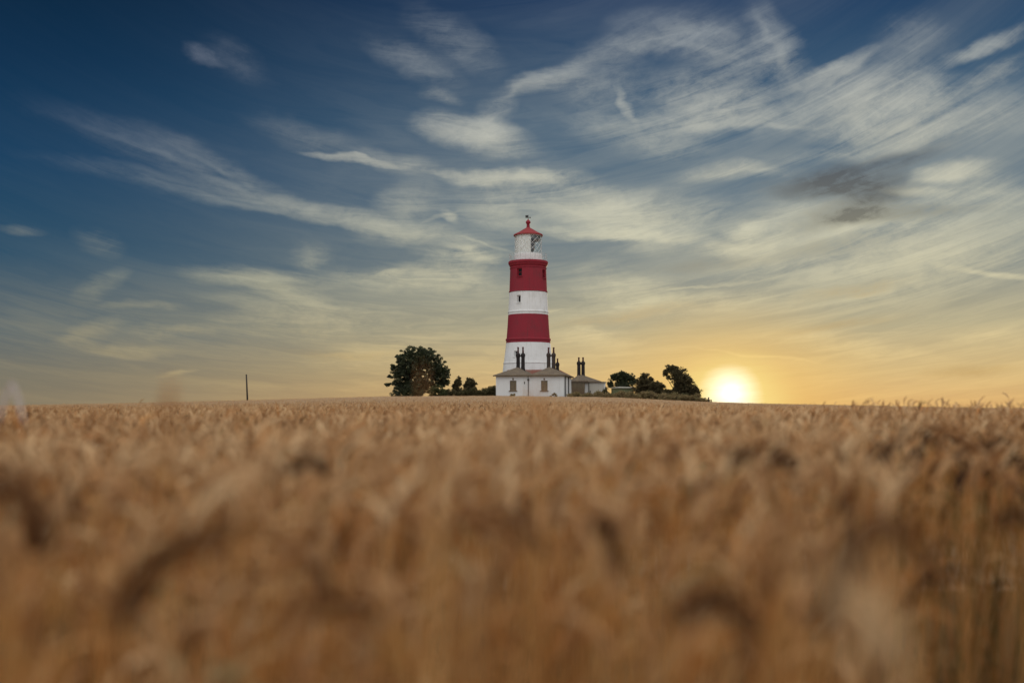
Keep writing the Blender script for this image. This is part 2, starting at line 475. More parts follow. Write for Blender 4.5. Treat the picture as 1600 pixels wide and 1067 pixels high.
M['bush'] = plant('bush_leaf', [(0.0, (0.05, 0.06, 0.024, 1)), (0.5, (0.08, 0.092, 0.036, 1)), (1.0, (0.12, 0.12, 0.05, 1))], 0.25)
M['hedge'] = plant('hedge_leaf', [(0.0, (0.06, 0.058, 0.024, 1)), (0.5, (0.10, 0.088, 0.038, 1)), (1.0, (0.15, 0.12, 0.06, 1))], 0.25)


def _canopy(N):
    g = N.n('ShaderNodeNewGeometry').outputs['Position']
    n1 = N.noise(g, 0.35, 5.0, 0.6)
    n2 = N.noise(N.mapping(g, sc=(7, 7, 3)), 1.6, 4.0, 0.7)
    n3 = N.noise(N.mapping(g, sc=(0.05, 0.03, 1)), 1.0, 3.0, 0.5)
    f = N.m('ADD', N.m('MULTIPLY', N.rng(n2, 0.3, 0.7), 0.55), N.m('ADD', N.m('MULTIPLY', n1, 0.35), N.m('MULTIPLY', n3, 0.2)))
    col = N.ramp(f, [(0.15, (0.33, 0.20, 0.105, 1)), (0.5, (0.53, 0.355, 0.21, 1)), (0.9, (0.67, 0.49, 0.32, 1))])  # greyed tan carries the distance haze in the crop colour
    return pbsdf(N, col, 0.9, bump=n2, bdist=0.25, bstr=0.8, spec=0.1)


M['canopy'] = material('wheat_canopy', _canopy)


def _soil(N):
    g = N.n('ShaderNodeNewGeometry').outputs['Position']
    n1 = N.noise(g, 0.5, 5.0, 0.6)
    n2 = N.noise(g, 14.0, 5.0, 0.65)
    col = N.ramp(N.m('ADD', N.m('MULTIPLY', n1, 0.4), N.m('MULTIPLY', n2, 0.6)),
                 [(0.3, (0.08, 0.042, 0.015, 1)), (0.5, (0.16, 0.09, 0.036, 1)), (0.7, (0.23, 0.14, 0.062, 1))])
    return pbsdf(N, col, 0.95, bump=n2, bdist=0.04, spec=0.1)


M['soil'] = material('straw_strewn_soil', _soil)


def _sea(N):
    g = N.n('ShaderNodeNewGeometry').outputs['Position']
    n = N.noise(N.mapping(g, sc=(1, 0.4, 1)), 0.12, 6.0, 0.6)
    return pbsdf(N, (0.10, 0.12, 0.13, 1), 0.18, bump=n, bdist=1.0, bstr=0.5, spec=0.5)


M['sea'] = material('sea_water', _sea)

# ------------------------------------------------------------------ helpers for objects
def put(o, parent=None):
    COL.objects.link(o)
    if parent is not None:
        o.parent = parent
    return o


def tag(o, label=None, cat=None, group=None, kind=None):
    for k, v in (('label', label), ('category', cat), ('group', group), ('kind', kind)):
        if v:
            o[k] = v
    return o


def empty(name, loc, rz=0.0, label=None, cat=None, group=None):
    o = bpy.data.objects.new(name, None)
    o.empty_display_size = 0.3
    o.location = loc
    o.rotation_euler = (0, 0, rz)
    put(o)
    return tag(o, label, cat, group)


def bm_obj(name, bm, mat, parent=None, smooth=False):
    me = bpy.data.meshes.new(name)
    bmesh.ops.recalc_face_normals(bm, faces=bm.faces)
    bm.to_mesh(me)
    bm.free()
    me.materials.append(mat)
    if smooth:
        me.polygons.foreach_set('use_smooth', [True] * len(me.polygons))
    return put(bpy.data.objects.new(name, me), parent)


def arr_mesh(name, V, F, tones=None, mats=None, midx=None, smooth=False):
    """V (n,3), F (m,4) index arrays (a triangle repeats no vertex: give quads only)"""
    me = bpy.data.meshes.new(name)
    V = np.ascontiguousarray(V, dtype=np.float32)
    F = np.ascontiguousarray(F, dtype=np.int32)
    me.vertices.add(len(V))
    me.vertices.foreach_set('co', V.ravel())
    me.loops.add(F.size)
    me.loops.foreach_set('vertex_index', F.ravel())
    me.polygons.add(len(F))
    me.polygons.foreach_set('loop_start', np.arange(0, F.size, F.shape[1], dtype=np.int32))
    if midx is not None:
        me.polygons.foreach_set('material_index', np.ascontiguousarray(midx, dtype=np.int32))
    if smooth:
        me.polygons.foreach_set('use_smooth', np.ones(len(F), dtype=bool))
    me.update(calc_edges=True)
    if tones is not None:
        at_ = me.attributes.new('tone', 'FLOAT', 'POINT')
        at_.data.foreach_set('value', np.ascontiguousarray(tones, dtype=np.float32))
    for m in mats or []:
        me.materials.append(m)
    return me


def box(bm, x0, x1, y0, y1, z0, z1):
    v = [bm.verts.new(p) for p in ((x0, y0, z0), (x1, y0, z0), (x1, y1, z0), (x0, y1, z0),
                                   (x0, y0, z1), (x1, y0, z1), (x1, y1, z1), (x0, y1, z1))]
    for f in ((0, 3, 2, 1), (4, 5, 6, 7), (0, 1, 5, 4), (1, 2, 6, 5), (2, 3, 7, 6), (3, 0, 4, 7)):
        bm.faces.new([v[i] for i in f])


def lathe(bm, prof, n=48, cx=0.0, cy=0.0, cap=True, a0=0.0, skip=None, angles=None):
    """prof: [(r, z)] from the bottom up; skip(i_ring, j_seg) leaves a face out"""
    A = angles or [a0 + 2 * math.pi * k / n for k in range(n)]
    n = len(A)
    rows = []
    for r, z in prof:
        rows.append([bm.verts.new((cx + r * math.cos(a), cy + r * math.sin(a), z)) for a in A])
    for i in range(len(rows) - 1):
        for j in range(n):
            if skip and skip(i, j):
                continue
            k = (j + 1) % n
            bm.faces.new((rows[i][j], rows[i][k], rows[i + 1][k], rows[i + 1][j]))
    if cap:
        bm.faces.new(rows[0])
        bm.faces.new(rows[-1])
    return rows


def rod(bm, a, b, r, n=6, r2=None):
    a, b = Vector(a), Vector(b)
    d = (b - a).normalized()
    u = d.orthogonal().normalized()
    w = d.cross(u)
    ra, rb = [], []
    for k in range(n):
        t = 2 * math.pi * k / n
        o = u * math.cos(t) + w * math.sin(t)
        ra.append(bm.verts.new(a + o * r))
        rb.append(bm.verts.new(b + o * (r if r2 is None else r2)))
    for k in range(n):
        bm.faces.new((ra[k], ra[(k + 1) % n], rb[(k + 1) % n], rb[k]))
    bm.faces.new(ra)
    bm.faces.new(rb)


def sweep(bm, pts, rads, n=6):
    for i in range(len(pts) - 1):
        rod(bm, pts[i], pts[i + 1], rads[i], n, rads[i + 1])


# ------------------------------------------------------------------ the land
MEAN = 0.835                                 # height of the crop
YC = 124.0                                   # the field's crest
_cp = [-400, 0, 190, 387, 600, 770, 960, 1100, 1200, 1400, 1500, 1600, 2000]
_cy = [640, 633.5, 630, 625, 619, 618, 620.5, 627.5, 630.5, 634.5, 637, 638.5, 642]
_cx_w = [(p - 800) / FPX * YC for p in _cp]
_ch = [(637 - y) / FPX * YC + EYE - MEAN for y in _cy]      # soil height at the crest


def land(x, y):
    x = np.asarray(x, float)
    y = np.asarray(y, float)
    yy = np.maximum(y, 6.0)
    s = np.clip(x * (YC / np.minimum(yy, YC)), -400, 400)
    top = np.interp(s, _cx_w, _ch)
    t = np.clip(yy / YC, 0, 1)
    z = top * t ** 1.6
    # the knoll the lighthouse stands on, then a long fall to the shore
    dd = np.hypot((x - 7) / 22.0, (y - 152) / 26.0)
    kn = np.clip((y - 126.0) / 6.0, 0, 1)
    kn = kn * kn * (3 - 2 * kn)
    z = z + kn * 0.35 * np.clip(1.6 - dd, 0, 1)
    f = np.clip((y - 200.0) / 500.0, 0, 1)
    z = z - f * f * (3 - 2 * f) * (z + 14.0)
    z = z + 0.05 * np.exp(-((x - 4.2) / 1.6) ** 2 - ((y - 9.0) / 3.0) ** 2)
    return z


def grid_mesh(xs, ys, fz):
    X, Y = np.meshgrid(xs, ys)
    Z = fz(X, Y)
    V = np.stack([X, Y, Z], -1).reshape(-1, 3)
    n, m = len(xs), len(ys)
    i = np.arange(m - 1)[:, None] * n + np.arange(n - 1)[None, :]
    F = np.stack([i, i + 1, i + n + 1, i + n], -1).reshape(-1, 4)
    return V, F


_h = np.concatenate([np.arange(0, 40, 2.0), np.arange(40, 150, 5.0), np.geomspace(150, 6000, 24)])
xs = np.concatenate([-_h[:0:-1], _h])
ys = np.concatenate([-np.geomspace(6000, 20, 14), np.arange(-15, 30, 1.5), np.arange(30, 240, 3.0), np.geomspace(240, 900, 24), [1500.0]])
V, F = grid_mesh(xs, ys, land)
tag(put(bpy.data.objects.new('ground', arr_mesh('ground', V, F, mats=[M['soil']], smooth=True))), kind='structure')
V, F = grid_mesh(np.linspace(-30000, 30000, 9), np.concatenate([[420.0], np.geomspace(900, 40000, 8)]), lambda x, y: np.full_like(x, -12.0))
tag(put(bpy.data.objects.new('sea', arr_mesh('sea', V, F, mats=[M['sea']]))), kind='structure')

# ------------------------------------------------------------------ wheat
rg = np.random.default_rng(11)


class Soup:
    def __init__(self):
        self.V, self.F, self.T, self.Mi, self.n = [], [], [], [], 0

    def add(self, V, F, T, mi):
        self.V.append(V.reshape(-1, 3).astype(np.float32))
        self.F.append((F.reshape(-1, 4) + self.n).astype(np.int32))
        self.T.append(T.reshape(-1).astype(np.float32))
        self.Mi.append(np.full(F.size // 4, mi, np.int32))
        self.n += V.size // 3

    def mesh(self, name, mats):
        return arr_mesh(name, np.concatenate(self.V), np.concatenate(self.F), np.concatenate(self.T), mats,
                        np.concatenate(self.Mi), smooth=True)


def tubes(P, rad, side, k, flat=1.0):
    """P (N,R,3) centre lines lying in planes with normal side (N,3); rad (N,R)"""
    N_, R_ = rad.shape
    T = np.gradient(P, axis=1)
    T /= np.linalg.norm(T, axis=-1, keepdims=True) + 1e-9
    B = np.broadcast_to(side[:, None, :], P.shape)
    C = np.cross(T, B)
    a = 2 * np.pi * np.arange(k) / k
    V = (P[:, :, None, :] + rad[:, :, None, None] * (np.cos(a)[None, None, :, None] * B[:, :, None, :]
         + flat * np.sin(a)[None, None, :, None] * C[:, :, None, :]))
    idx = np.arange(N_ * R_ * k).reshape(N_, R_, k)
    nx = np.roll(idx, -1, axis=2)
    F = np.stack([idx[:, :-1], nx[:, :-1], nx[:, 1:], idx[:, 1:]], -1)
    return V, F


def ribbons(P, wid, side):
    V = np.stack([P - wid[..., None] * side[:, None, :], P + wid[..., None] * side[:, None, :]], 2)
    N_, R_ = wid.shape
    idx = np.arange(N_ * R_ * 2).reshape(N_, R_, 2)
    F = np.stack([idx[:, :-1, 0], idx[:, :-1, 1], idx[:, 1:, 1], idx[:, 1:, 0]], -1)
    return V, F


def wheat(soup, x, y, top, lod, tone, nod=None):
    """plants at x, y whose ears' highest point is about `top` (world z)"""
    n = len(x)
    phi = rg.normal(-0.3, 1.3, n) + np.where(rg.random(n) < 0.25, np.pi, 0)
    u = np.stack([np.cos(phi), np.sin(phi), np.zeros(n)], -1)
    side = np.stack([-np.sin(phi), np.cos(phi), np.zeros(n)], -1)
    up = np.array([0, 0, 1.0])
    g = land(x, y)
    L = rg.uniform(0.070, 0.105, n) * (1.0 if lod < 3 else 1.15)
    lean = rg.uniform(0.03, 0.22, n)
    a0 = rg.uniform(0.1, 0.6, n)
    a1 = rg.uniform(0.25, 2.35, n) if nod is None else nod
    Rn, k = {1: (11, 6), 2: (4, 4), 3: (3, 3)}[lod]
    s = np.linspace(0, 1, Rn)
    ang = a0[:, None] + (a1 - a0)[:, None] * s[None, :]
    st = (L / (Rn - 1))[:, None]
    hx = np.concatenate([np.zeros((n, 1)), np.cumsum(np.sin(ang[:, :-1]) * st, 1)], 1)
    hz = np.concatenate([np.zeros((n, 1)), np.cumsum(np.cos(ang[:, :-1]) * st, 1)], 1)
    zn = top - hz.max(1)
    base = np.stack([x, y, zn], -1)
    P = base[:, None, :] + hx[..., None] * u[:, None, :] + hz[..., None] * up
    prof = np.sin(np.pi * np.clip(s * 0.9 + 0.1, 0, 1)) ** 0.55
    prof[-1] = 0.12
    rad = prof[None, :] * rg.uniform(0.0052, 0.0078, n)[:, None] * (1.0 if lod < 3 else 1.35)
    if lod == 1:
        rad = rad * (1 + 0.22 * np.where(np.arange(Rn) % 2, 1, -1)[None, :])
    V, F = tubes(P, rad, side, k, 0.75)
    soup.add(V, F, np.repeat(tone, Rn * k), 0)
    # stem: leans into the neck with the ear's first angle
    Rs = {1: 5, 2: 3, 3: 2}[lod]
    depth = {1: 0.75, 2: 0.5, 3: 0.3}[lod]
    t = np.linspace(0, 1, Rs)
    hgt = np.minimum(zn - g, depth)
    off = (lean * hgt)[:, None] * ((1 - t[None, :]) ** 1.4) + (np.tan(np.minimum(a0, 0.5)) * 0.07)[:, None] * (1 - t[None, :] ** 3)
    PS = base[:, None, :] - off[..., None] * u[:, None, :] - ((1 - t)[None, :] * hgt[:, None])[..., None] * up
    rs = np.full((n, Rs), 0.0019 if lod < 3 else 0.003)
    V, F = tubes(PS, rs, side, 4 if lod == 1 else 3)
    soup.add(V, F, np.repeat(np.clip(tone * 0.7 + 0.3, 0, 1), Rs * (4 if lod == 1 else 3)), 1)
    # a dry leaf or two
    for q in range({1: 2, 2: 1, 3: 0}[lod]):
        keep = rg.random(n) < (0.75 if lod == 1 else 0.6)
        m = keep.sum()
        ph = rg.uniform(0, 2 * np.pi, m)
        lu = np.stack([np.cos(ph), np.sin(ph), np.zeros(m)], -1)
        ls = np.stack([-np.sin(ph), np.cos(ph), 0 * ph], -1) * 0.8 + np.array([0, 0, 0.35])
        Rl = 6 if lod == 1 else 4
        t = np.linspace(0, 1, Rl)
        LL = rg.uniform(0.10, 0.24, m)
        cur = rg.uniform(0.6, 2.4, m)
        an = 0.25 + cur[:, None] * t[None, :]
        lx = np.cumsum(np.sin(an), 1) * (LL / Rl)[:, None]
        lz = np.cumsum(np.cos(an), 1) * (LL / Rl)[:, None]
        lb = base[keep] - np.stack([0 * ph, 0 * ph, rg.uniform(0.04, 0.26, m)], -1)
        PL = lb[:, None, :] + lx[..., None] * lu[:, None, :] + lz[..., None] * up
        w = (np.sin(np.pi * np.clip(t * 0.92 + 0.08, 0, 1)) ** 0.7)[None, :] * rg.uniform(0.0025, 0.0055, m)[:, None]
        V, F = ribbons(PL, w, ls)
        soup.add(V, F, np.repeat(rg.random(m), Rl * 2), 2)
    # awns on the nearest plants
    if lod == 1:
        for q in range(5):
            j = rg.integers(2, Rn, n)
            root = P[np.arange(n), j]
            d = (P[np.arange(n), np.minimum(j + 1, Rn - 1)] - P[np.arange(n), j - 1])
            d /= np.linalg.norm(d, axis=1, keepdims=True)
            d = d + side * rg.normal(0, 0.25, n)[:, None] + np.cross(d, side) * rg.normal(0, 0.25, n)[:, None]
            tip = root + d * rg.uniform(0.03, 0.06, n)[:, None]
            PA = np.stack([root, tip], 1)
            V, F = ribbons(PA, np.stack([np.full(n, 0.0007), np.full(n, 0.0002)], 1), side)
            soup.add(V, F, np.repeat(np.clip(tone + 0.2, 0, 1), 4), 0)


def wedge(y0, y1, dens, margin=1.16, extra=2.6):
    a = 0.5145 * margin
    area = a * (y1 ** 2 - y0 ** 2) + 2 * extra * (y1 - y0)
    n = int(area * dens)
    yy = np.sqrt(rg.uniform(y0 ** 2, y1 ** 2, n))
    xx = rg.uniform(-1, 1, n) * (yy * a + extra)
    return xx, yy


def patch(x, y):
    """slow drift of height and hue across the crop"""
    return (np.sin(x * 0.9 + 1.3 * np.sin(y * 0.37)) * 0.5 + np.sin(y * 0.61 + x * 0.23 + 2.0) * 0.35
            + np.sin(x * 2.3 - y * 1.7) * 0.25)


soup = Soup()
for (y0, y1, dens, lod) in ((0.951, 1.9, 190, 1), (0.95, 1.5, 170, 1), (1.5, 3.4, 290, 1), (3.4, 9.0, 250, 2), (9.0, 24.0, 95, 2), (24.0, 60.0, 22, 3), (60.0, 126.0, 10, 3)):
    x, y = wedge(y0, y1, dens)
    pt = patch(x, y)
    if y1 < 4:
        pt = pt * 0.6 + 0.9 * np.sin(x * 11 + 2.0 * np.sin(y * 5.1)) * np.sin(y * 7.3 + x * 3.0 + 1.0) + 0.5 * np.sin(x * 23 + y * 9)
    sd = 0.055 if y1 < 4 else 0.05
    top = land(x, y) + MEAN + rg.normal(0, sd, len(x)) + 0.018 * pt
    if y1 < 4:                                   # ragged heights where one looks into the crop
        top = land(x, y) + MEAN + 0.045 - rg.gamma(1.4, 0.048, len(x)) + 0.03 * pt
    near = np.clip((2.4 - y) / 1.7, 0, 1)
    top = np.minimum(top, EYE - 0.028 - 0.08 * near + np.maximum(0, (y - 6.0)) * 0.03 + rg.normal(0, 0.012, len(x)))
    if y0 == 0.951:                              # shorter tillers lower in the crop
        top = land(x, y) + EYE - rg.uniform(0.14, 0.42, len(x))
    if y0 < 2:                                   # a bare gap beside the camera, on the right
        keep = ~((x > 0.385 * y + rg.normal(0, 0.03, len(x))) & (y < 2.3) & (x < 0.62 * y + 0.1))
        x, y, top, pt = x[keep], y[keep], top[keep], pt[keep]
    edge = (x > 0.33 * y) & (y > 5) & (y < 13)
    top = top + np.where(edge, rg.normal(0.006, 0.034, len(x)), 0)
    tone = np.clip((0.52 if y1 < 3 else 0.72) + 0.2 * pt + rg.normal(0, 0.27, len(x)), 0.12, 1)  # ears farther out set paler, haze painted into their tone
    if y1 < 4:                                   # still a little green in the thin corner
        tone = np.where((x > 0.37 * y + rg.normal(0, 0.04, len(x))) & (rg.random(len(x)) < 0.7), rg.uniform(-0.3, 0.35, len(x)), tone)
    wheat(soup, x, y, top, lod, tone)

# the closed top of the crop farther out, under the single ears
ysw = np.concatenate([np.arange(5.0, 30, 0.5), np.arange(30, 70, 1.0), np.arange(70, 127, 1.5), [127.3]])
Vc, Fc = [], []
nX = 150
gx = np.linspace(-1, 1, nX)
X = gx[None, :] * (ysw[:, None] * 0.62 + 3.0)
Y = np.broadcast_to(ysw[:, None], X.shape)
lift = np.interp(Y, [5, 6, 8, 12, 25, 60, 126.0, 127.3], [-0.05, 0.2, 0.47, 0.58, 0.71, 0.775, 0.795, 0.0])
Z = land(X, Y) + lift + rg.normal(0, 0.02, X.shape) * (lift > 0.1)
i = np.arange(len(ysw) - 1)[:, None] * nX + np.arange(nX - 1)[None, :]
soup.add(np.stack([X, Y, Z], -1), np.stack([i, i + 1, i + nX + 1, i + nX], -1), np.full(X.size, 0.5), 3)
wf = bpy.data.objects.new('wheat_field', soup.mesh('wheat_field', [M['ear'], M['stem'], M['leaf'], M['canopy']]))
tag(put(wf), kind='stuff')
del soup


# single plants right before the lens, each one a thing
def near_stalk(d, stem_px, ear_px, label, tone=0.15, er=0.0075, leaf_px=None, sr=0.0024, sway=0.0, leaf_mat='leaf'):
    """paths are given in photo pixels at distance d and become real points there"""
    def path(pts, n):
        c = [at(px, py, d + sway * k / max(len(pts) - 1, 1)) for k, (px, py) in enumerate(pts)]
        c = np.array(c)
        # Catmull-Rom through the points
        out = []
        pad = np.vstack([2 * c[0] - c[1], c, 2 * c[-1] - c[-2]])
        for s_ in np.linspace(0, len(c) - 1, n):
            k = min(int(s_), len(c) - 2)
            t = s_ - k
            p0, p1, p2, p3 = pad[k:k + 4]
            out.append(0.5 * (2 * p1 + (p2 - p0) * t + (2 * p0 - 5 * p1 + 4 * p2 - p3) * t ** 2 + (3 * p1 - p0 - 3 * p2 + p3) * t ** 3))
        return np.array(out)
    sp = path(stem_px, 10)
    foot = np.array([sp[0, 0] + (sp[0, 0] - sp[3, 0]) * 0.3, d, float(land(sp[0, 0], d))])
    mid = (foot + sp[0]) / 2 + np.array([(sp[0, 0] - foot[0]) * 0.2, 0, 0])
    sp = np.vstack([foot, mid, sp])
    root = empty('wheat_stalk', tuple(foot), 0, label, 'wheat')
    root['group'] = 'single wheat stalks at the near edge of the crop'
    sd_ = np.array([[0, 1.0, 0]])

    def mk(name, V, F, tn, mat, smooth=True):
        V = V.reshape(-1, 3) - foot
        me = arr_mesh(name, V, F.reshape(-1, 4), np.full(len(V), tn), [mat], smooth=smooth)
        put(bpy.data.objects.new(name, me), root)
    V, F = tubes(sp[None], np.full((1, len(sp)), sr), sd_, 6)
    mk('stem', V, F, min(1, tone * 0.6 + 0.3), M['stem'])
    if ear_px:
        ep = path(ear_px, 25)
        # spikelets: plump grains set alternately along the spine, each ending in a short awn
        Vs, Fs, nn = [], [], 0
        V, F = tubes(ep[None], np.full((1, 25), er * 0.35), sd_, 5)
        Vs.append(V.reshape(-1, 3)); Fs.append(F.reshape(-1, 4)); nn += V.size // 3
        for j in range(1, 24):
            T = ep[min(j + 1, 24)] - ep[j - 1]
            T /= np.linalg.norm(T)
            C = np.cross(T, sd_[0])
            for (cs, ss) in ((1, 0.35), (-1, -0.35), (0.2, 1), (-0.2, -1)):
                if (j + (cs > 0)) % 2 and abs(cs) > 0.5:
                    continue
                o = (C * cs + sd_[0] * ss)
                tp = 1.0 - 0.45 * max(0, (j - 17) / 7.0) ** 1.5 - 0.3 * max(0, (3 - j) / 3.0)
                dirv = T * 0.92 + o * 0.32
                c0 = ep[j] + o * er * 0.30 * tp
                tt = np.linspace(0, 1, 5)
                PP = c0[None] + (tt[:, None] - 0.2) * dirv[None] * er * 1.75 * tp
                rr = np.sin(np.pi * np.clip(tt * 0.86 + 0.1, 0, 1)) * er * 0.42 * tp
                V, F = tubes(PP[None], rr[None], np.cross(dirv, o)[None] / (np.linalg.norm(np.cross(dirv, o)) + 1e-9), 5)
                Vs.append(V.reshape(-1, 3)); Fs.append(F.reshape(-1, 4) + nn); nn += V.size // 3
                if j % 2 == 0:
                    tip = PP[-1] + dirv * er * rg.uniform(2.0, 5.0)
                    V, F = ribbons(np.stack([PP[-1], tip])[None], np.array([[0.0006, 0.0002]]), C[None])
                    Vs.append(V.reshape(-1, 3)); Fs.append(F.reshape(-1, 4) + nn); nn += V.size // 3
        mk('ear', np.concatenate(Vs), np.concatenate(Fs), tone, M['ear'])
    for lp in leaf_px or []:
        pts, wd, tn = lp
        q = path(pts, 12)
        t = np.linspace(0, 1, 12)
        w = np.sin(np.pi * np.clip(t * 0.9 + 0.1, 0, 1)) ** 0.6 * wd
        T = np.gradient(q, axis=0)
        T /= np.linalg.norm(T, axis=1, keepdims=True)
        sdv = np.cross(T, np.array([0, 1.0, 0.0])) * 0.8 + np.array([0, 0.6, 0])
        Vl = np.stack([q - sdv * w[:, None], q + sdv * w[:, None]], 1)
        idx = np.arange(24).reshape(12, 2)
        Fl = np.stack([idx[:-1, 0], idx[:-1, 1], idx[1:, 1], idx[1:, 0]], -1)
        mk('leaf', Vl, Fl, tn, M[leaf_mat])
    return root


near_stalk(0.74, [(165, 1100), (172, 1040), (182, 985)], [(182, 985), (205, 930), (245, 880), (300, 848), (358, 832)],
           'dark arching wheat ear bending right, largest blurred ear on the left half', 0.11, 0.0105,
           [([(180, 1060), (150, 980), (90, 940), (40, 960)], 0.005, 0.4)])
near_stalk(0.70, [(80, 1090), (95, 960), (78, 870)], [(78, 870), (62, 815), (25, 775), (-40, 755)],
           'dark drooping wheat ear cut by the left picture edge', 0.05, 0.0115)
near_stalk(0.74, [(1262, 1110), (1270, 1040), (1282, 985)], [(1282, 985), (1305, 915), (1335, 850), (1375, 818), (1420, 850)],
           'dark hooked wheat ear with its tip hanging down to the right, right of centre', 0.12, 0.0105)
near_stalk(0.82, [(1040, 1120), (1045, 1040), (1060, 985)], [(1060, 985), (1090, 945), (1135, 940), (1165, 975), (1175, 1020)],
           'brown arched wheat ear curling over near the bottom right of centre', 0.12, 0.0105)
near_stalk(0.55, [(1440, 1120), (1425, 1080), (1410, 1050)], [(1410, 1050), (1385, 1010), (1355, 975), (1335, 945)],
           'pale fat wheat ear leaning left at the bottom, beside the dark hooked ear', 0.95, 0.0095)
near_stalk(0.75, [(680, 1100), (678, 960), (684, 810)], [(684, 810), (688, 770), (700, 735), (716, 708)],
           'pale upright wheat stalk below the lone round tree', 0.85, 0.006, sr=0.0045)
near_stalk(1.1, [(668, 1120), (664, 900), (662, 660)], [(662, 660), (661, 640), (659, 605), (660, 572)],
           'thin wheat ear standing up as a faint veil before the round tree', 0.55, 0.0018, sr=0.0009)
near_stalk(0.90, [(832, 1120), (836, 900), (834, 720)], [(834, 720), (836, 690), (840, 660), (838, 618)],
           'faint wheat ear rising before the foot of the lighthouse', 0.6, 0.0045, sr=0.0014)
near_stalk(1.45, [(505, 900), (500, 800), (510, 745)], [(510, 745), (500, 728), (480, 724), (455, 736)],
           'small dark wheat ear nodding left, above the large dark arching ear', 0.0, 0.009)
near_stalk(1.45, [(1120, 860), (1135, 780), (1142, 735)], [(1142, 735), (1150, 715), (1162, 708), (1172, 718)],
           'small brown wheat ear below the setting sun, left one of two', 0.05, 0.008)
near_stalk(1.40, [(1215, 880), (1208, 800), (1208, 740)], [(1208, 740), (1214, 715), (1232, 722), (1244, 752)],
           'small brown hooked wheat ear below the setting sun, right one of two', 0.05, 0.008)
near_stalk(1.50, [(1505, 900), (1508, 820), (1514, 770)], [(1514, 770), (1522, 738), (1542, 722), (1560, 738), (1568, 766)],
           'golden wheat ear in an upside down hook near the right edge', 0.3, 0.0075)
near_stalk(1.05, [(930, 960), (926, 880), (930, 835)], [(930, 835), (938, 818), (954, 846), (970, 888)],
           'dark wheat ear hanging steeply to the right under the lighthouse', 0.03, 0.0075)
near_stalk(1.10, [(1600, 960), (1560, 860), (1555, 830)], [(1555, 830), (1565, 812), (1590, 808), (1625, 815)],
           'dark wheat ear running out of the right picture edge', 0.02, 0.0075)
near_stalk(1.90, [(1440, 800), (1448, 720), (1460, 690)], [(1460, 690), (1475, 672), (1510, 686), (1545, 704)],
           'slender wheat ear lying nearly flat below the tall ears on the right skyline', 0.25, 0.008)
near_stalk(2.2, [(18, 900), (18, 800), (18, 650)], None,
           'pale folded wheat leaf standing as a blurred peak at the left edge of the skyline', 0.9, sr=0.0016, leaf_mat='skylit',
           leaf_px=[([(18, 596), (11, 613), (4, 634), (-4, 664)], 0.0055, 0.5), ([(18, 596), (25, 612), (31, 632), (38, 664)], 0.0055, 0.5)])
near_stalk(1.0, [(262, 1100), (258, 800), (258, 690)], [(258, 690), (256, 665), (259, 640), (263, 610)],
           'faint wheat ear poking above the skyline left of the telegraph pole', 0.5, 0.0045, sr=0.0014)
near_stalk(0.70, [(700, 1100), (640, 1040), (590, 985)], [(590, 985), (560, 960), (520, 945), (470, 955)],
           'brown wheat ear lying left at the bottom, under the pale upright stalk', 0.1, 0.0075)

# ------------------------------------------------------------------ the lighthouse
TY = 152.0
PXM = FPX / TY                                # photo pixels per metre there
tx = at(825.5, 560, TY).x
GL = float(land(tx, TY)) - 0.15


def tz(py):
    return at(825.5, py, TY).z - GL


def tr(hw):
    return hw / PXM


LH = empty('lighthouse', (tx, TY, GL), 0, 'tall round red and white banded lighthouse with a glazed lantern on top', 'lighthouse')
FRONT = -math.pi / 2                          # towards the camera


def px_angle(px, hw):
    return FRONT + math.asin(max(-0.99, min(0.99, (px - 825.5) / hw)))


def band(name, mat, prof, holes=()):
    """a ring of tower wall; holes = (px0, px1, py0, py1, half width, depth)"""
    zs = [z for _, z in prof]
    angs = [2 * math.pi * k / 72 for k in range(72)]
    cuts = []
    for (p0, p1, y0, y1, hw, dep) in holes:
        a0, a1 = px_angle(p0, hw) % (2 * math.pi), px_angle(p1, hw) % (2 * math.pi)
        angs = [a for a in angs if not (a0 - 0.02 < a < a1 + 0.02)] + [a0, a1]
        cuts.append((a0, a1, tz(y1), tz(y0), dep))
    angs = sorted(angs)
    rr = lambda z: float(np.interp(z, zs, [r for r, _ in prof]))
    zz = [z for _, z in prof]
    pr = list(prof)
    for c in cuts:
        for z in (c[2], c[3]):
            pr.append((rr(z), z))
    if cuts:
        pr = sorted(pr, key=lambda q: q[1])
    bm = bmesh.new()

    def skip(i, j):
        zc = (pr[i][1] + pr[i + 1][1]) / 2
        a, b = angs[j], angs[(j + 1) % len(angs)]
        if b < a:
            return False
        ac = (a + b) / 2
        return any(c[0] < ac < c[1] and c[2] < zc < c[3] for c in cuts)
    lathe(bm, pr, cap=False, skip=skip, angles=angs)
    for (a0, a1, z0, z1, dep) in cuts:        # the jambs of each opening
        co = lambda a, z, k: (math.cos(a) * (rr(z) - k), math.sin(a) * (rr(z) - k), z)
        loop = [(a0, z0), (a1, z0), (a1, z1), (a0, z1)]
        for q in range(4):
            (a, z), (b, y) = loop[q], loop[(q + 1) % 4]
            bm.faces.new([bm.verts.new(co(a, z, 0)), bm.verts.new(co(b, y, 0)), bm.verts.new(co(b, y, dep)), bm.verts.new(co(a, z, dep))])
    o = bm_obj(name, bm, mat, LH)
    o.data.polygons.foreach_set('use_smooth', [True] * len(o.data.polygons))
    o.data.set_sharp_from_angle(angle=R(28))
    return o


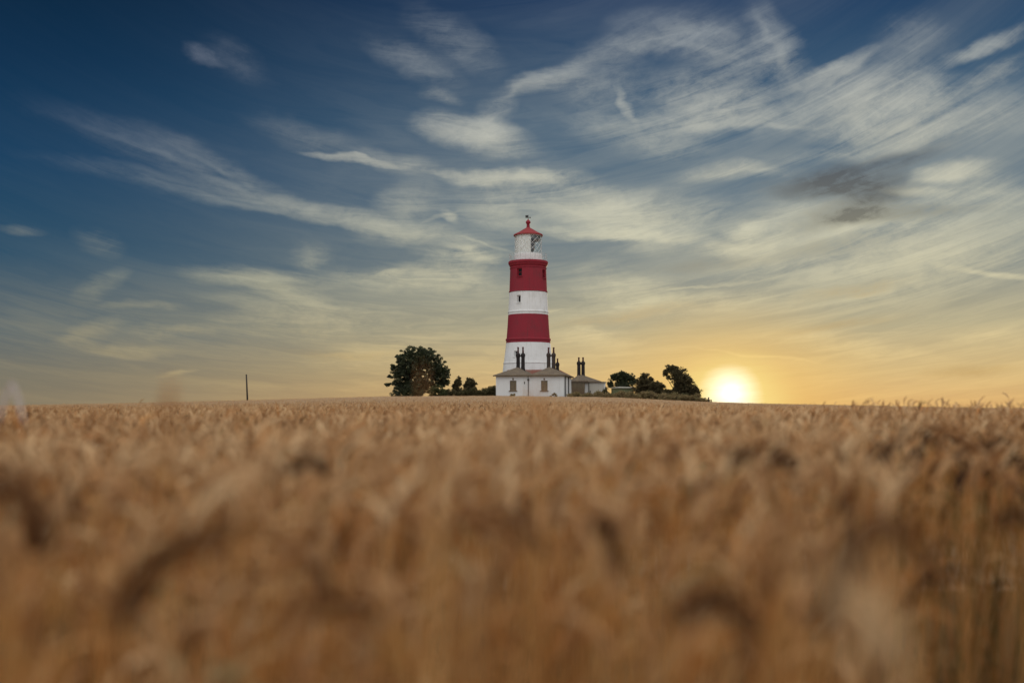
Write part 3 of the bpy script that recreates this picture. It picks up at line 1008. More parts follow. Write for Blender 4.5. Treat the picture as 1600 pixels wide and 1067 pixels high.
def tower_window(px0, px1, y0, y1, hw, dep, frame_mat, bars=True):
    a0, a1 = px_angle(px0, hw), px_angle(px1, hw)
    am = (a0 + a1) / 2
    z0, z1 = tz(y1), tz(y0)
    r = tr(hw) - dep
    w = (a1 - a0) * r
    ux, uy = -math.sin(am), math.cos(am)      # along the wall
    nx, ny = math.cos(am), math.sin(am)

    def P(s, z, k):
        return (nx * (r + k) + ux * s, ny * (r + k) + uy * s, z)

    def slab(bm, s0, s1, za, zb, k0, k1):
        v = [bm.verts.new(P(s, z, k)) for z in (za, zb) for k in (k0, k1) for s in (s0, s1)]
        for f in ((0, 1, 3, 2), (4, 6, 7, 5), (0, 4, 5, 1), (2, 3, 7, 6), (0, 2, 6, 4), (1, 5, 7, 3)):
            bm.faces.new([v[i] for i in f])
    bm = bmesh.new()
    slab(bm, -w * 0.62, w * 0.62, z0 - 0.1, z1 + 0.1, -0.12, -0.04)
    win = bm_obj('window', bm, M['pane'], LH)
    bm = bmesh.new()
    t = 0.09
    slab(bm, -w / 2 - 0.03, -w / 2 + t, z0, z1, -0.037, 0.05)
    slab(bm, w / 2 - t, w / 2 + 0.03, z0, z1, -0.037, 0.05)
    slab(bm, -w / 2 + t, w / 2 - t, z0, z0 + t, -0.035, 0.048)
    slab(bm, -w / 2 + t, w / 2 - t, z1 - t, z1, -0.035, 0.048)
    if bars:
        slab(bm, -w / 2 + t, w / 2 - t, (z0 + z1) / 2 - 0.03, (z0 + z1) / 2 + 0.03, -0.033, 0.03)
    bm_obj('frame', bm, frame_mat, win)
    bm = bmesh.new()
    slab(bm, -w / 2 - 0.14, w / 2 + 0.14, z0 - 0.13, z0 - 0.002, 0.0, dep + 0.10)
    bm_obj('sill', bm, frame_mat, win)


W1 = (807.8, 815.2, 422.2, 434.6, 28.8, 0.32)
W2 = (847.6, 852.2, 423.4, 436.0, 28.8, 0.32)
W3 = (807.6, 813.2, 463.8, 475.2, 30.2, 0.32)
W4 = (802.8, 807.6, 549.8, 558.5, 37.0, 0.32)
band('white_band', M['white'], [(tr(42.6), 0.0), (tr(40.0), tz(579)), (tr(38.7), tz(568.6)), (tr(39.3), tz(568.5)), (tr(39.4), tz(567.2)),
                               (tr(38.3), tz(566.6)), (tr(36.4), tz(552)), (tr(34.75), tz(536.4))], [W4])
band('red_band', M['red'], [(tr(34.9), tz(536.4)), (tr(34.5), tz(532.6)), (tr(35.5), tz(532.4)), (tr(35.6), tz(530.6)), (tr(35.1), tz(529.6)),
                           (tr(34.1), tz(529.2)), (tr(32.7), tz(512)), (tr(31.55), tz(492.6))])
band('white_band', M['white'], [(tr(31.5), tz(492.6)), (tr(31.4), tz(489.4)), (tr(32.2), tz(489.2)), (tr(32.2), tz(487.6)), (tr(31.2), tz(487.0)),
                               (tr(30.2), tz(470)), (tr(29.6), tz(457.6))], [W3])
band('red_band', M['red'], [(tr(30.0), tz(457.6)), (tr(30.5), tz(457.3)), (tr(30.5), tz(456.0)), (tr(29.6), tz(455.2)), (tr(28.9), tz(436)),
                           (tr(28.4), tz(420.8)), (tr(29.1), tz(420.6)), (tr(29.1), tz(419.4)), (tr(28.2), tz(419.0)), (tr(28.3), tz(417.5))], [W1, W2])
for w_, fm, br in ((W1, 'red', True), (W2, 'red', True), (W3, 'white', False), (W4, 'white', True)):
    tower_window(*w_, M[fm], br)
# the gallery: a deep moulded cornice carrying the walk round the lantern
band('gallery', M['red'], [(tr(28.2), tz(417.5)), (tr(29.4), tz(416.6)), (tr(30.0), tz(415.0)), (tr(30.0), tz(413.8)), (tr(31.0), tz(413.4)),
                          (tr(31.4), tz(411.5)), (tr(31.2), tz(409.8)), (tr(30.6), tz(409.2)), (tr(20.0), tz(409.0))])
# railing
bm = bmesh.new()
zr0, rr_ = tz(409.2), tr(29.4)
for k in range(24):
    a = 2 * math.pi * (k + 0.35) / 24
    c, s = math.cos(a), math.sin(a)
    rod(bm, (rr_ * c, rr_ * s, zr0 - 0.02), (rr_ * c, rr_ * s, zr0 + 1.12), 0.028, 5)
for hz_ in (0.55, 1.1):
    ring = [(rr_ * math.cos(2 * math.pi * k / 48), rr_ * math.sin(2 * math.pi * k / 48), zr0 + hz_) for k in range(49)]
    sweep(bm, ring, [0.02] * 49, 4)
bm_obj('railing', bm, M['rail'], LH)
# the lantern: white murette, diagonal glazing bars, blinds behind two thirds of the glass
zl0, zl1 = tz(408.9), tz(369.2)
zm = tz(398.5)
rl = tr(21.2)
bm = bmesh.new()
lathe(bm, [(rl + 0.06, zl0), (rl + 0.06, zm), (rl - 0.03, zm + 0.03), (rl - 0.2, zm + 0.03)], 64, cap=False)
lant = bm_obj('lantern', bm, M['white'], LH, True)
lant.data.set_sharp_from_angle(angle=R(30))
bm = bmesh.new()
lathe(bm, [(rl - 0.06, zm), (rl - 0.06, zl1)], 64, cap=False)
bm_obj('glass', bm, M['glass'], lant, True)
bm = bmesh.new()
nd, turns = 15, 3.4
for sgn in (1, -1):
    for k in range(nd):
        a0 = 2 * math.pi * k / nd
        pts = []
        for i in range(9):
            t = i / 8
            a = a0 + sgn * t * 2 * math.pi * turns / nd
            pts.append((rl * math.cos(a), rl * math.sin(a), zm + (zl1 - zm) * t))
        sweep(bm, pts, [0.024] * 9, 4)
for z in (zm + 0.04, zl1 - 0.05):
    ring = [(rl * math.cos(2 * math.pi * k / 48), rl * math.sin(2 * math.pi * k / 48), z) for k in range(49)]
    sweep(bm, ring, [0.05] * 49, 4)
bm_obj('glazing_bars', bm, M['white'], lant)
bm = bmesh.new()                               # blinds: everything left of px 829, seen from the field
ab = FRONT + math.asin((829.5 - 825.5) / 21.0)
n = 40
rb = rl - 0.14
span = math.pi * 0.92
for k in range(n):
    A0, A1 = ab - span * k / n, ab - span * (k + 1) / n
    v = [bm.verts.new((r * math.cos(a), r * math.sin(a), z)) for a in (A0, A1) for r in (rb, rb - 0.04) for z in (zm, zl1 - 0.02)]
    for f in ((0, 4, 5, 1), (2, 3, 7, 6)):
        bm.faces.new([v[i] for i in f])
    if k in (0, n - 1):
        q = (0, 1, 3, 2) if k == 0 else (4, 6, 7, 5)
        bm.faces.new([v[i] for i in q])
bm_obj('blind', bm, M['blind'], lant, True)
bm = bmesh.new()                               # the optic on its pedestal
H = zl1 - zm
lathe(bm, [(0.30, zm - 0.3), (0.30, zm + 0.1 * H), (0.38, zm + 0.16 * H), (0.55, zm + 0.34 * H), (0.62, zm + 0.52 * H), (0.55, zm + 0.70 * H),
           (0.34, zm + 0.86 * H), (0.34, zm + 0.99 * H)], 12, cx=0.42, cy=-0.2)
bm_obj('lens', bm, M['lens'], lant)
bm = bmesh.new()                               # dark soffit inside the roof
lathe(bm, [(rl - 0.2, zl1 - 0.70), (rl - 0.2, zl1 - 0.03)], 40, cap=True)
bm_obj('soffit', bm, M['lens'], lant)
# conical roof with its vent and weather vane
zr = tz(369.2)
bm = bmesh.new()
lathe(bm, [(tr(20.8), zr - 0.02), (tr(23.0), zr), (tr(23.3), zr + 0.12), (tr(22.4), zr + 0.24), (tr(15.0), tz(363.2)), (tr(8.0), tz(358.8)), (tr(3.6), tz(356.4)),
           (tr(2.9), tz(355.5))], 40)
roof = bm_obj('lantern_roof', bm, M['roofred'], LH, True)
roof.data.set_sharp_from_angle(angle=R(24))
bm = bmesh.new()
lathe(bm, [(tr(3.0), tz(356.2)), (tr(2.5), tz(354)), (tr(2.4), tz(350)), (tr(3.3), tz(349.6)), (tr(3.9), tz(347.8)), (tr(3.4), tz(345.9)),
           (tr(2.2), tz(344.8)), (tr(1.0), tz(343.8)), (tr(0.5), tz(342.4))], 20)
bm_obj('vent', bm, M['red'], roof, True)
bm = bmesh.new()
rod(bm, (0, 0, tz(343.2)), (0, 0, tz(336.2)), 0.045, 6)
rod(bm, (-0.42, 0, tz(339.6)), (0.42, 0, tz(340.2)), 0.035, 5)
box(bm, -0.42, -0.04, -0.02, 0.02, tz(340.6), tz(336.6))
box(bm, 0.2, 0.36, -0.02, 0.02, tz(341.0), tz(339.2))
bm_obj('weather_vane', bm, M['iron'], roof)


# ------------------------------------------------------------------ walls with openings, hip roofs, chimneys
def wall_face(bm, origin, ux, L, z0, z1, holes, depth, inward):
    """a wall seen from one side; each hole (s0, s1, za, zb) gets its jambs"""
    O, ux, inn = Vector(origin), Vector(ux), Vector(inward)
    S = sorted({0.0, L, *[h[0] for h in holes], *[h[1] for h in holes]})
    Z = sorted({z0, z1, *[h[2] for h in holes], *[h[3] for h in holes]})
    pt = lambda s, z, k=0.0: O + ux * s + inn * k + Vector((0, 0, z))
    for i in range(len(S) - 1):
        for j in range(len(Z) - 1):
            sc, zc = (S[i] + S[i + 1]) / 2, (Z[j] + Z[j + 1]) / 2
            if any(h[0] < sc < h[1] and h[2] < zc < h[3] for h in holes):
                continue
            bm.faces.new([bm.verts.new(pt(*q)) for q in ((S[i], Z[j]), (S[i + 1], Z[j]), (S[i + 1], Z[j + 1]), (S[i], Z[j + 1]))])
    for (a, b, c, d) in holes:
        lp = [(a, c), (b, c), (b, d), (a, d)]
        for q in range(4):
            p, r = lp[q], lp[(q + 1) % 4]
            bm.faces.new([bm.verts.new(pt(*p)), bm.verts.new(pt(*r)), bm.verts.new(pt(*r, depth)), bm.verts.new(pt(*p, depth))])


def hip(bm, x0, x1, y0, y1, ze, zr_, ridge, thick=0.13):
    """hip roof over a rectangle; ridge = ((xa, ya), (xb, yb))"""
    c = [(x0, y0), (x1, y0), (x1, y1), (x0, y1)]
    lo = [bm.verts.new((x, y, ze - thick)) for x, y in c]
    hi = [bm.verts.new((x, y, ze)) for x, y in c]
    ra = bm.verts.new((*ridge[0], zr_))
    rb_ = bm.verts.new((*ridge[1], zr_))
    for k in range(4):
        bm.faces.new((lo[k], lo[(k + 1) % 4], hi[(k + 1) % 4], hi[k]))
    bm.faces.new(lo[::-1])
    if abs(ridge[0][0] - ridge[1][0]) > abs(ridge[0][1] - ridge[1][1]):   # ridge along x
        bm.faces.new((hi[0], hi[1], rb_, ra))
        bm.faces.new((hi[1], hi[2], rb_))
        bm.faces.new((hi[2], hi[3], ra, rb_))
        bm.faces.new((hi[3], hi[0], ra))
    else:                                                                # ridge along y
        bm.faces.new((hi[0], hi[1], ra))
        bm.faces.new((hi[1], hi[2], rb_, ra))
        bm.faces.new((hi[2], hi[3], rb_))
        bm.faces.new((hi[3], hi[0], ra, rb_))


def stack(parent, x, y, z0, z1, zp, r, mat, pots=1, gap=0.0):
    """octagonal chimney shafts with flared foot and oversailing head; zp = top of the pot"""
    bm = bmesh.new()
    for k in range(pots):
        cx = x + gap * (k - (pots - 1) / 2)
        h = z1 - z0
        lathe(bm, [(r * 1.28, z0), (r * 1.22, z0 + h * 0.10), (r * 1.0, z0 + h * 0.30), (r * 0.95, z1 - 0.62), (r * 1.08, z1 - 0.56), (r * 1.22, z1 - 0.40),
                   (r * 1.22, z1 - 0.24), (r * 0.9, z1 - 0.06), (r * 0.55, z1)], 8, cx, y, a0=math.pi / 8)
    if pots == 2:
        box(bm, x - gap / 2 + r * 0.8, x + gap / 2 - r * 0.8, y - 0.11, y + 0.11, z1 - 0.50, z1 - 0.32)
    ch = bm_obj('chimney', bm, mat, parent)
    for k in range(pots):
        cx = x + gap * (k - (pots - 1) / 2)
        bm = bmesh.new()
        lathe(bm, [(r * 0.50, z1 - 0.05), (r * 0.43, z1 + (zp - z1) * 0.5), (r * 0.40, zp - 0.16), (r * 0.52, zp - 0.13), (r * 0.52, zp), (r * 0.36, zp), (r * 0.34, zp - 0.2)], 12, cx, y)
        bm_obj('chimney_pot', bm, M['pot'], ch, True)
    return ch


def sash(parent, x0, x1, z0, z1, yf, cols=2, rows=4, pane=None, frame=None, arch=True):
    """window filling a wall opening at y = yf (outside is -y)"""
    bm = bmesh.new()
    box(bm, x0 - 0.03, x1 + 0.03, yf + 0.16, yf + 0.20, z0 - 0.03, z1 + 0.03)
    w = bm_obj('window', bm, pane or M['panewarm'], parent)
    bm = bmesh.new()
    t = 0.075
    box(bm, x0, x0 + t, yf + 0.09, yf + 0.157, z0, z1)
    box(bm, x1 - t, x1, yf + 0.09, yf + 0.157, z0, z1)
    box(bm, x0 + t, x1 - t, yf + 0.092, yf + 0.155, z0, z0 + t)
    box(bm, x0 + t, x1 - t, yf + 0.092, yf + 0.155, z1 - t, z1)
    for k in range(1, cols):
        xx = x0 + (x1 - x0) * k / cols
        box(bm, xx - 0.02, xx + 0.02, yf + 0.112, yf + 0.150, z0 + t, z1 - t)
    for k in range(1, rows):
        zz = z0 + (z1 - z0) * k / rows
        box(bm, x0 + t, x1 - t, yf + 0.115, yf + 0.148, zz - 0.018, zz + 0.018)
    bm_obj('frame', bm, frame or M['board'], w)
    bm = bmesh.new()
    box(bm, x0 - 0.13, x1 + 0.13, yf - 0.12, yf + 0.15, z0 - 0.12, z0 - 0.003)
    bm_obj('sill', bm, M['timber'], w)
    if arch:
        bm = bmesh.new()
        xm = (x0 + x1) / 2
        v = [(xm - 0.07, z1 + 0.05), (xm + 0.07, z1 + 0.05), (xm + 0.11, z1 + 0.30), (xm, z1 + 0.36), (xm - 0.11, z1 + 0.30)]
        a = [bm.verts.new((x, yf - 0.05, z)) for x, z in v]
        b = [bm.verts.new((x, yf + 0.02, z)) for x, z in v]
        bm.faces.new(a)
        bm.faces.new(b)
        for k in range(5):
            bm.faces.new((a[k], a[(k + 1) % 5], b[(k + 1) % 5], b[k]))
        bm_obj('keystone', bm, M['timber'], w)
    return w


# ------------------------------------------------------------------ keepers' cottage
CR = Vector((7.2, 138.0))                     # its front right corner
TH = R(10.4)
CW, CD = 9.61, 8.2
GC = float(land(3.0, 139.0)) - 0.25
cot = empty('cottage', (CR.x, CR.y, GC), -TH, 'white single storey cottage with twin hipped roofs at the foot of the lighthouse', 'cottage')


def loc(px, py, ly):
    """photo pixel at local depth ly of the cottage -> local (x, z)"""
    s, c = math.sin(TH), math.cos(TH)
    r = ray(px, py)
    k = r.x / r.y
    # world: X = CR.x + lx*c + ly*s ; Y = CR.y - lx*s + ly*c ; X = k*Y
    lx = (k * (CR.y + ly * c) - CR.x - ly * s) / (c + k * s)
    Y = CR.y - lx * s + ly * c
    return lx, EYE + r.z / r.y * Y - GC


ZE = loc(828, 586.6, 0)[1]
ZR = loc(857, 573.4, 2.4)[1]
wins = []
for (p0, p1) in ((796.6, 806.9), (845.3, 855.6)):
    a, zt = loc(p0, 594.6, 0)
    b, zb = loc(p1, 610.2, 0)
    wins.append((a, b, zb, zt))
bm = bmesh.new()
wall_face(bm, (-CW, 0, 0), (1, 0, 0), CW, 0.0, ZE, [(a + CW, b + CW, c, d) for a, b, c, d in wins], 0.17, (0, 1, 0))
wall_face(bm, (0, 0, 0), (0, 1, 0), CD, 0.0, ZE, [], 0.17, (-1, 0, 0))
wall_face(bm, (-CW, CD, 0), (0, -1, 0), CD, 0.0, ZE, [], 0.17, (1, 0, 0))
wall_face(bm, (0, CD, 0), (-1, 0, 0), CW, 0.0, ZE, [], 0.17, (0, -1, 0))
box(bm, -CW - 0.03, 0.03, -0.03, 0.1, -0.3, 0.42)
wl = bm_obj('wall', bm, M['wallwhite'], cot)
bm = bmesh.new()
hw_ = CW / 2
for k in (0, 1):
    xa = -CW + k * hw_
    x0, x1 = (xa - 0.32, xa + hw_) if k == 0 else (xa, xa + hw_ + 0.32)
    xr = -6.98 if k == 0 else -2.42
    hip(bm, x0, x1, -0.32, CD - 0.4, ZE + 0.06 - 0.004 * k, ZR, ((xr, 2.35), (xr, CD - 2.6)))
bm_obj('roof', bm, M['slate'], cot)
bm = bmesh.new()                               # the linking range behind, red tiled
zrr = loc(832, 577.6, 7.4)[1]
hip(bm, -CW - 0.75, 0.28, 5.4, 9.4, ZE + 0.02, zrr, ((-CW + 0.3, 7.4), (-1.7, 7.4)))
bm_obj('roof', bm, M['tile'], cot)['label'] = 'red tiled roof range between the twin hips'
bm = bmesh.new()
box(bm, -CW - 0.45, -CW + 0.02, 5.75, 9.1, 0, ZE - 0.1)
box(bm, -CW + 0.04, -0.1, CD - 0.02, 9.1, 0, ZE - 0.1)
bm_obj('rear_wall', bm, M['wallwhite'], cot)
bm = bmesh.new()                               # dark fascia and gutter along the eaves
box(bm, -CW - 0.36, 0.36, -0.42, -0.325, ZE - 0.10, ZE + 0.04)
box(bm, 0.325, 0.42, -0.42, CD - 0.4, ZE - 0.10, ZE + 0.04)
bm_obj('gutter', bm, M['timber'], cot)
for (a, b, c, d) in wins:
    sash(cot, a, b, c, d, 0.0)
stx = []
for (px, py0, py1, pyp, ly, r, mt, npot, pg) in ((813.4, 575.5, 551.6, 542.2, 3.9, 0.275, 'brickdk', 2, 7.6), (861.2, 574.8, 551.4, 542.8, 3.9, 0.275, 'brick', 2, 7.9),
                                                 (871.2, 580.5, 566.0, 560.2, 6.4, 0.25, 'brickdk', 1, 0)):
    x, z0 = loc(px, py0 + 3, ly)
    z1, zp = loc(px, py1, ly)[1], loc(px, pyp, ly)[1]
    g = loc(px + pg / 2, 570, ly)[0] - loc(px - pg / 2, 570, ly)[0]
    stack(cot, x, ly, z0 - 0.35, z1, zp, r, M[mt], npot, g)
# drainpipes and the little vent
xp, _ = loc(825.6, 600, 0)
bm = bmesh.new()
rod(bm, (xp, -0.08, 0.02), (xp, -0.08, ZE - 0.72), 0.045, 8)
lathe(bm, [(0.05, ZE - 0.76), (0.13, ZE - 0.66), (0.13, ZE - 0.48), (0.04, ZE - 0.48)], 8, xp, -0.12)
rod(bm, (xp, -0.12, ZE - 0.5), (xp, -0.36, ZE - 0.06), 0.04, 6)
bm_obj('drainpipe', bm, M['iron'], cot)
for dy_, zb in ((0.75, 0.55), (4.6, 1.0)):
    bm = bmesh.new()
    sweep(bm, [(0.08, dy_, ZE - 0.1), (0.08, dy_, 0.85 if dy_ < 2 else zb), (0.10, dy_ + 0.35, 0.5 if dy_ < 2 else zb - 0.2)], [0.07] * 3, 8)
    bm_obj('drainpipe', bm, M['iron'], cot)
xv, zv = loc(819.6, 598.0, 0)
bm = bmesh.new()
box(bm, xv - 0.06, xv + 0.06, -0.04, 0.02, zv - 0.16, zv + 0.16)
bm_obj('vent', bm, M['iron'], cot)

# ------------------------------------------------------------------ outbuilding to the right
BY = 157.0
bx0, bx1 = at(886, 600, BY).x, at(943.5, 600, BY).x
GB = float(land(12, BY)) - 0.1
bz = lambda py, Y=BY: at(900, py, Y).z - GB
outb = empty('outbuilding', ((bx0 + bx1) / 2, BY, GB), 0, 'low cream outbuilding with one pair of tall chimneys right of the cottage', 'outbuilding')
ox = lambda px, Y=BY: at(px, 600, Y).x - (bx0 + bx1) / 2
zeb = bz(597.2)
BD = 6.0
dr = (ox(914.2), ox(918.6), 0.12, bz(599.8))
bm = bmesh.new()
L_ = ox(943.5) - ox(919.0)
wall_face(bm, (ox(913.2), 0, 0), (1, 0, 0), ox(943.5) - ox(913.2), 0, zeb, [(dr[0] - ox(913.2), dr[1] - ox(913.2), dr[2], dr[3])], 0.15, (0, 1, 0))
wall_face(bm, (ox(943.5), 0, 0), (0.09, 1, 0), BD, 0, zeb, [], 0.15, (-1, 0, 0))
wall_face(bm, (ox(886), 0.9, 0), (1, 0, 0), ox(913.2) - ox(886), 0, zeb, [], 0.15, (0, 1, 0))
wall_face(bm, (ox(913.2), 0.9, 0), (0, -1, 0), 0.9, 0, zeb, [], 0.15, (1, 0, 0))
box(bm, ox(886), ox(943.5), BD - 0.2, BD, 0, zeb)
bm_obj('wall', bm, M['cream'], outb)
bm = bmesh.new()                               # white pilaster at the right end
box(bm, ox(943.6), ox(946.2), 0.1, 0.5, 0, zeb - 0.06)
bm_obj('end_post', bm, M['wallwhite'], outb)
bm = bmesh.new()
hip(bm, ox(884), ox(939.5), -0.25, BD + 0.6, zeb + 0.13, bz(585.6, BY + 3), ((ox(908.2, BY + 3), 2.9), (ox(910.5, BY + 3), 3.2)), 0.16)
bm_obj('roof', bm, M['slate'], outb)
bm = bmesh.new()
hip(bm, ox(891), ox(918.5), -1.1, 2.6, zeb + 0.20, bz(585.8, BY + 0.6), ((ox(904.2), 0.5), (ox(904.2), 1.6)), 0.18)
bm_obj('porch_roof', bm, M['slate'], outb)
bm = bmesh.new()                               # flat felted roof over the right half
v = [(ox(936.0), -0.20, zeb + 0.012), (ox(947.6), -0.20, zeb - 0.08), (ox(948.4), BD, zeb - 0.08), (ox(936), BD, zeb + 0.012)]
lo = [bm.verts.new((x, y, z)) for x, y, z in v]
hi = [bm.verts.new((x, y, z + 0.14)) for x, y, z in v]
bm.faces.new(lo[::-1])
bm.faces.new(hi)
for k in range(4):
    bm.faces.new((lo[k], lo[(k + 1) % 4], hi[(k + 1) % 4], hi[k]))
bm_obj('flat_roof', bm, M['flat'], outb)
bm = bmesh.new()                               # glazed timber porch
px0_, px1_ = ox(893.5), ox(912.6)
box(bm, px0_, px1_, -0.9, -0.82, 0, bz(607.0))
nb = 6
for k in range(nb + 1):
    xx = px0_ + (px1_ - px0_) * k / nb
    box(bm, xx - 0.045, xx + 0.045, -0.92, -0.80, bz(607.0), zeb + 0.2)
box(bm, px0_ - 0.05, px1_ + 0.05, -0.93, -0.79, zeb + 0.02, zeb + 0.20)
porch = bm_obj('porch', bm, M['timber'], outb)
bm = bmesh.new()
box(bm, px0_ + 0.05, px1_ - 0.05, -0.87, -0.85, bz(607.0) + 0.003, zeb + 0.018)
bm_obj('pane', bm, M['panewarm'], porch)
bm = bmesh.new()
box(bm, dr[0] + 0.004, dr[1] - 0.004, 0.06, 0.11, dr[2] + 0.004, dr[3] - 0.004)
door = bm_obj('door', bm, M['wallwhite'], outb)
bm = bmesh.new()
rod(bm, (dr[1] - 0.09, 0.06, 1.1), (dr[1] - 0.09, 0.0, 1.1), 0.03, 8)
bm_obj('handle', bm, M['iron'], door)
bm = bmesh.new()
rod(bm, (ox(920.2), -0.07, 0.02), (ox(920.2), -0.07, zeb), 0.05, 8)
bm_obj('drainpipe', bm, M['iron'], outb)
bm = bmesh.new()
rod(bm, (ox(922.4), 0.02, bz(611.6)), (ox(922.4), -0.12, bz(611.6)), 0.11, 10)
bm_obj('vent', bm, M['iron'], outb)
xs_, zs0 = ox(907.9, BY + 3.2), bz(587.0, BY + 3.2)
g = ox(911.2, BY + 3.2) - ox(904.6, BY + 3.2)
stack(outb, xs_, 3.2, zs0 - 0.6, bz(564.4, BY + 3.2), bz(558.2, BY + 3.2), 0.30, M['brickdk'], 2, g)

# ------------------------------------------------------------------ green shed
SY = 160.0
sx0, sx1 = at(957.5, 608, SY).x, at(989.5, 608, SY).x
GS = float(land((sx0 + sx1) / 2, SY)) - 0.1
shed = empty('shed', ((sx0 + sx1) / 2, SY, GS), 0, 'long low green shed with a pale roof under the right hand trees', 'shed')
hs = (sx1 - sx0) / 2
zt_ = at(970, 606.6, SY).z - GS
bm = bmesh.new()
box(bm, -hs, hs, 0, 2.4, 0, zt_)
for k in range(15):
    xx = -hs + 2 * hs * (k + 0.5) / 15
    box(bm, xx - 0.03, xx + 0.03, -0.03, 0.01, 0.05, zt_ - 0.05)
bm_obj('wall', bm, M['shed'], shed)
bm = bmesh.new()
v = [(-hs - 0.15, -0.2, zt_ + 0.02), (hs + 0.15, -0.2, zt_ + 0.02), (hs + 0.15, 2.6, zt_ + 0.06), (-hs - 0.15, 2.6, zt_ + 0.06)]
ridge = [(-hs - 0.15 + 1.4, 1.2, zt_ + 0.30), (hs + 0.1, 1.2, zt_ + 0.22)]
vv = [bm.verts.new(p) for p in v]
up_ = [bm.verts.new((p[0], p[1], p[2] + 0.08)) for p in v]
rr2 = [bm.verts.new(p) for p in ridge]
bm.faces.new(vv[::-1])
for k in range(4):
    bm.faces.new((vv[k], vv[(k + 1) % 4], up_[(k + 1) % 4], up_[k]))
bm.faces.new((up_[0], up_[1], rr2[1], rr2[0]))
bm.faces.new((up_[2], up_[3], rr2[0], rr2[1]))
bm.faces.new((up_[1], up_[2], rr2[1]))
bm.faces.new((up_[3], up_[0], rr2[0]))
bm_obj('roof', bm, M['shedroof'], shed)

# ------------------------------------------------------------------ poles
PY_ = 150.0
pt, pb = at(384.9, 585.3, PY_), at(387.6, 624, PY_)
gz = float(land(pb.x, PY_)) - 0.3
pole = empty('telegraph_pole', (pb.x, PY_, gz), 0, 'lone dark wooden pole leaning a little left on the skyline', 'pole')
bm = bmesh.new()
rod(bm, (0, 0, 0), (pt.x - pb.x, 0, pt.z - gz), 0.145, 10, 0.105)
bm_obj('shaft', bm, M['pole'], pole, True)
bm = bmesh.new()
rod(bm, (pt.x - pb.x, 0, pt.z - gz - 0.02), (pt.x - pb.x, 0, pt.z - gz + 0.05), 0.13, 10, 0.07)
bm_obj('cap', bm, M['iron'], pole)
PQ = 134.0
qa = at(1107.3, 626.5, PQ)
gq = float(land(qa.x, PQ))
post = empty('field_post', (qa.x, PQ, gq), 0, 'short dark post on the skyline between the rightmost tree and the sun', 'post')
bm = bmesh.new()
hp = at(1107.3, 621.6, PQ).z - gq
rod(bm, (0, 0, -0.2), (0, 0, hp), 0.085, 8, 0.075)
bm_obj('shaft', bm, M['pole'], post)
bm = bmesh.new()
lathe(bm, [(0.09, hp - 0.04), (0.12, hp), (0.1, hp + 0.06), (0.02, hp + 0.1)], 8)
bm_obj('cap', bm, M['pole'], post)


# ------------------------------------------------------------------ trees, bushes, hedges
def leaf_cloud(C, Rr, n_per, size, tone, spread_axis=None, droop=0.0):
    """quads scattered round clump centres C (n,3) with radii Rr (n,)"""
    n = len(C)
    tot = int(n * n_per)
    ci = rg.integers(0, n, tot)
    d = rg.normal(0, 1, (tot, 3))
    d *= (rg.random(tot) ** 0.45 / (np.linalg.norm(d, axis=1) + 1e-9))[:, None]
    d[:, 2] *= 0.75
    P = C[ci] + d * Rr[ci][:, None]
    a = rg.normal(0, 1, (tot, 3))
    if spread_axis is not None:
        a = a * 0.7 + spread_axis[ci] * 1.6
    a[:, 2] -= droop
    a /= np.linalg.norm(a, axis=1, keepdims=True)
    b = np.cross(a, rg.normal(0, 1, (tot, 3)))
    b /= np.linalg.norm(b, axis=1, keepdims=True)
    s = size * rg.uniform(0.6, 1.35, tot)[:, None]
    w = s * rg.uniform(0.32, 0.6, tot)[:, None]
    V = np.stack([P - a * s, P + b * w, P + a * s, P - b * w], 1)
    F = np.arange(tot * 4).reshape(tot, 4)
    T = np.clip(tone[ci] + rg.normal(0, 0.13, tot), 0, 1)
    return V.reshape(-1, 3), F, np.repeat(T, 4)


def crown_points(ells, n, shell=0.55):
    """clump centres inside ellipsoids (cx, cy, cz, rx, ry, rz, weight)"""
    w = np.array([e[6] for e in ells], float)
    k = rg.choice(len(ells), n, p=w / w.sum())
    E_ = np.array([e[:6] for e in ells])
    d = rg.normal(0, 1, (n, 3))
    d /= np.linalg.norm(d, axis=1, keepdims=True)
    r = (shell + (1 - shell) * rg.random(n) ** 0.7)
    return E_[k, :3] + d * r[:, None] * E_[k, 3:6], d


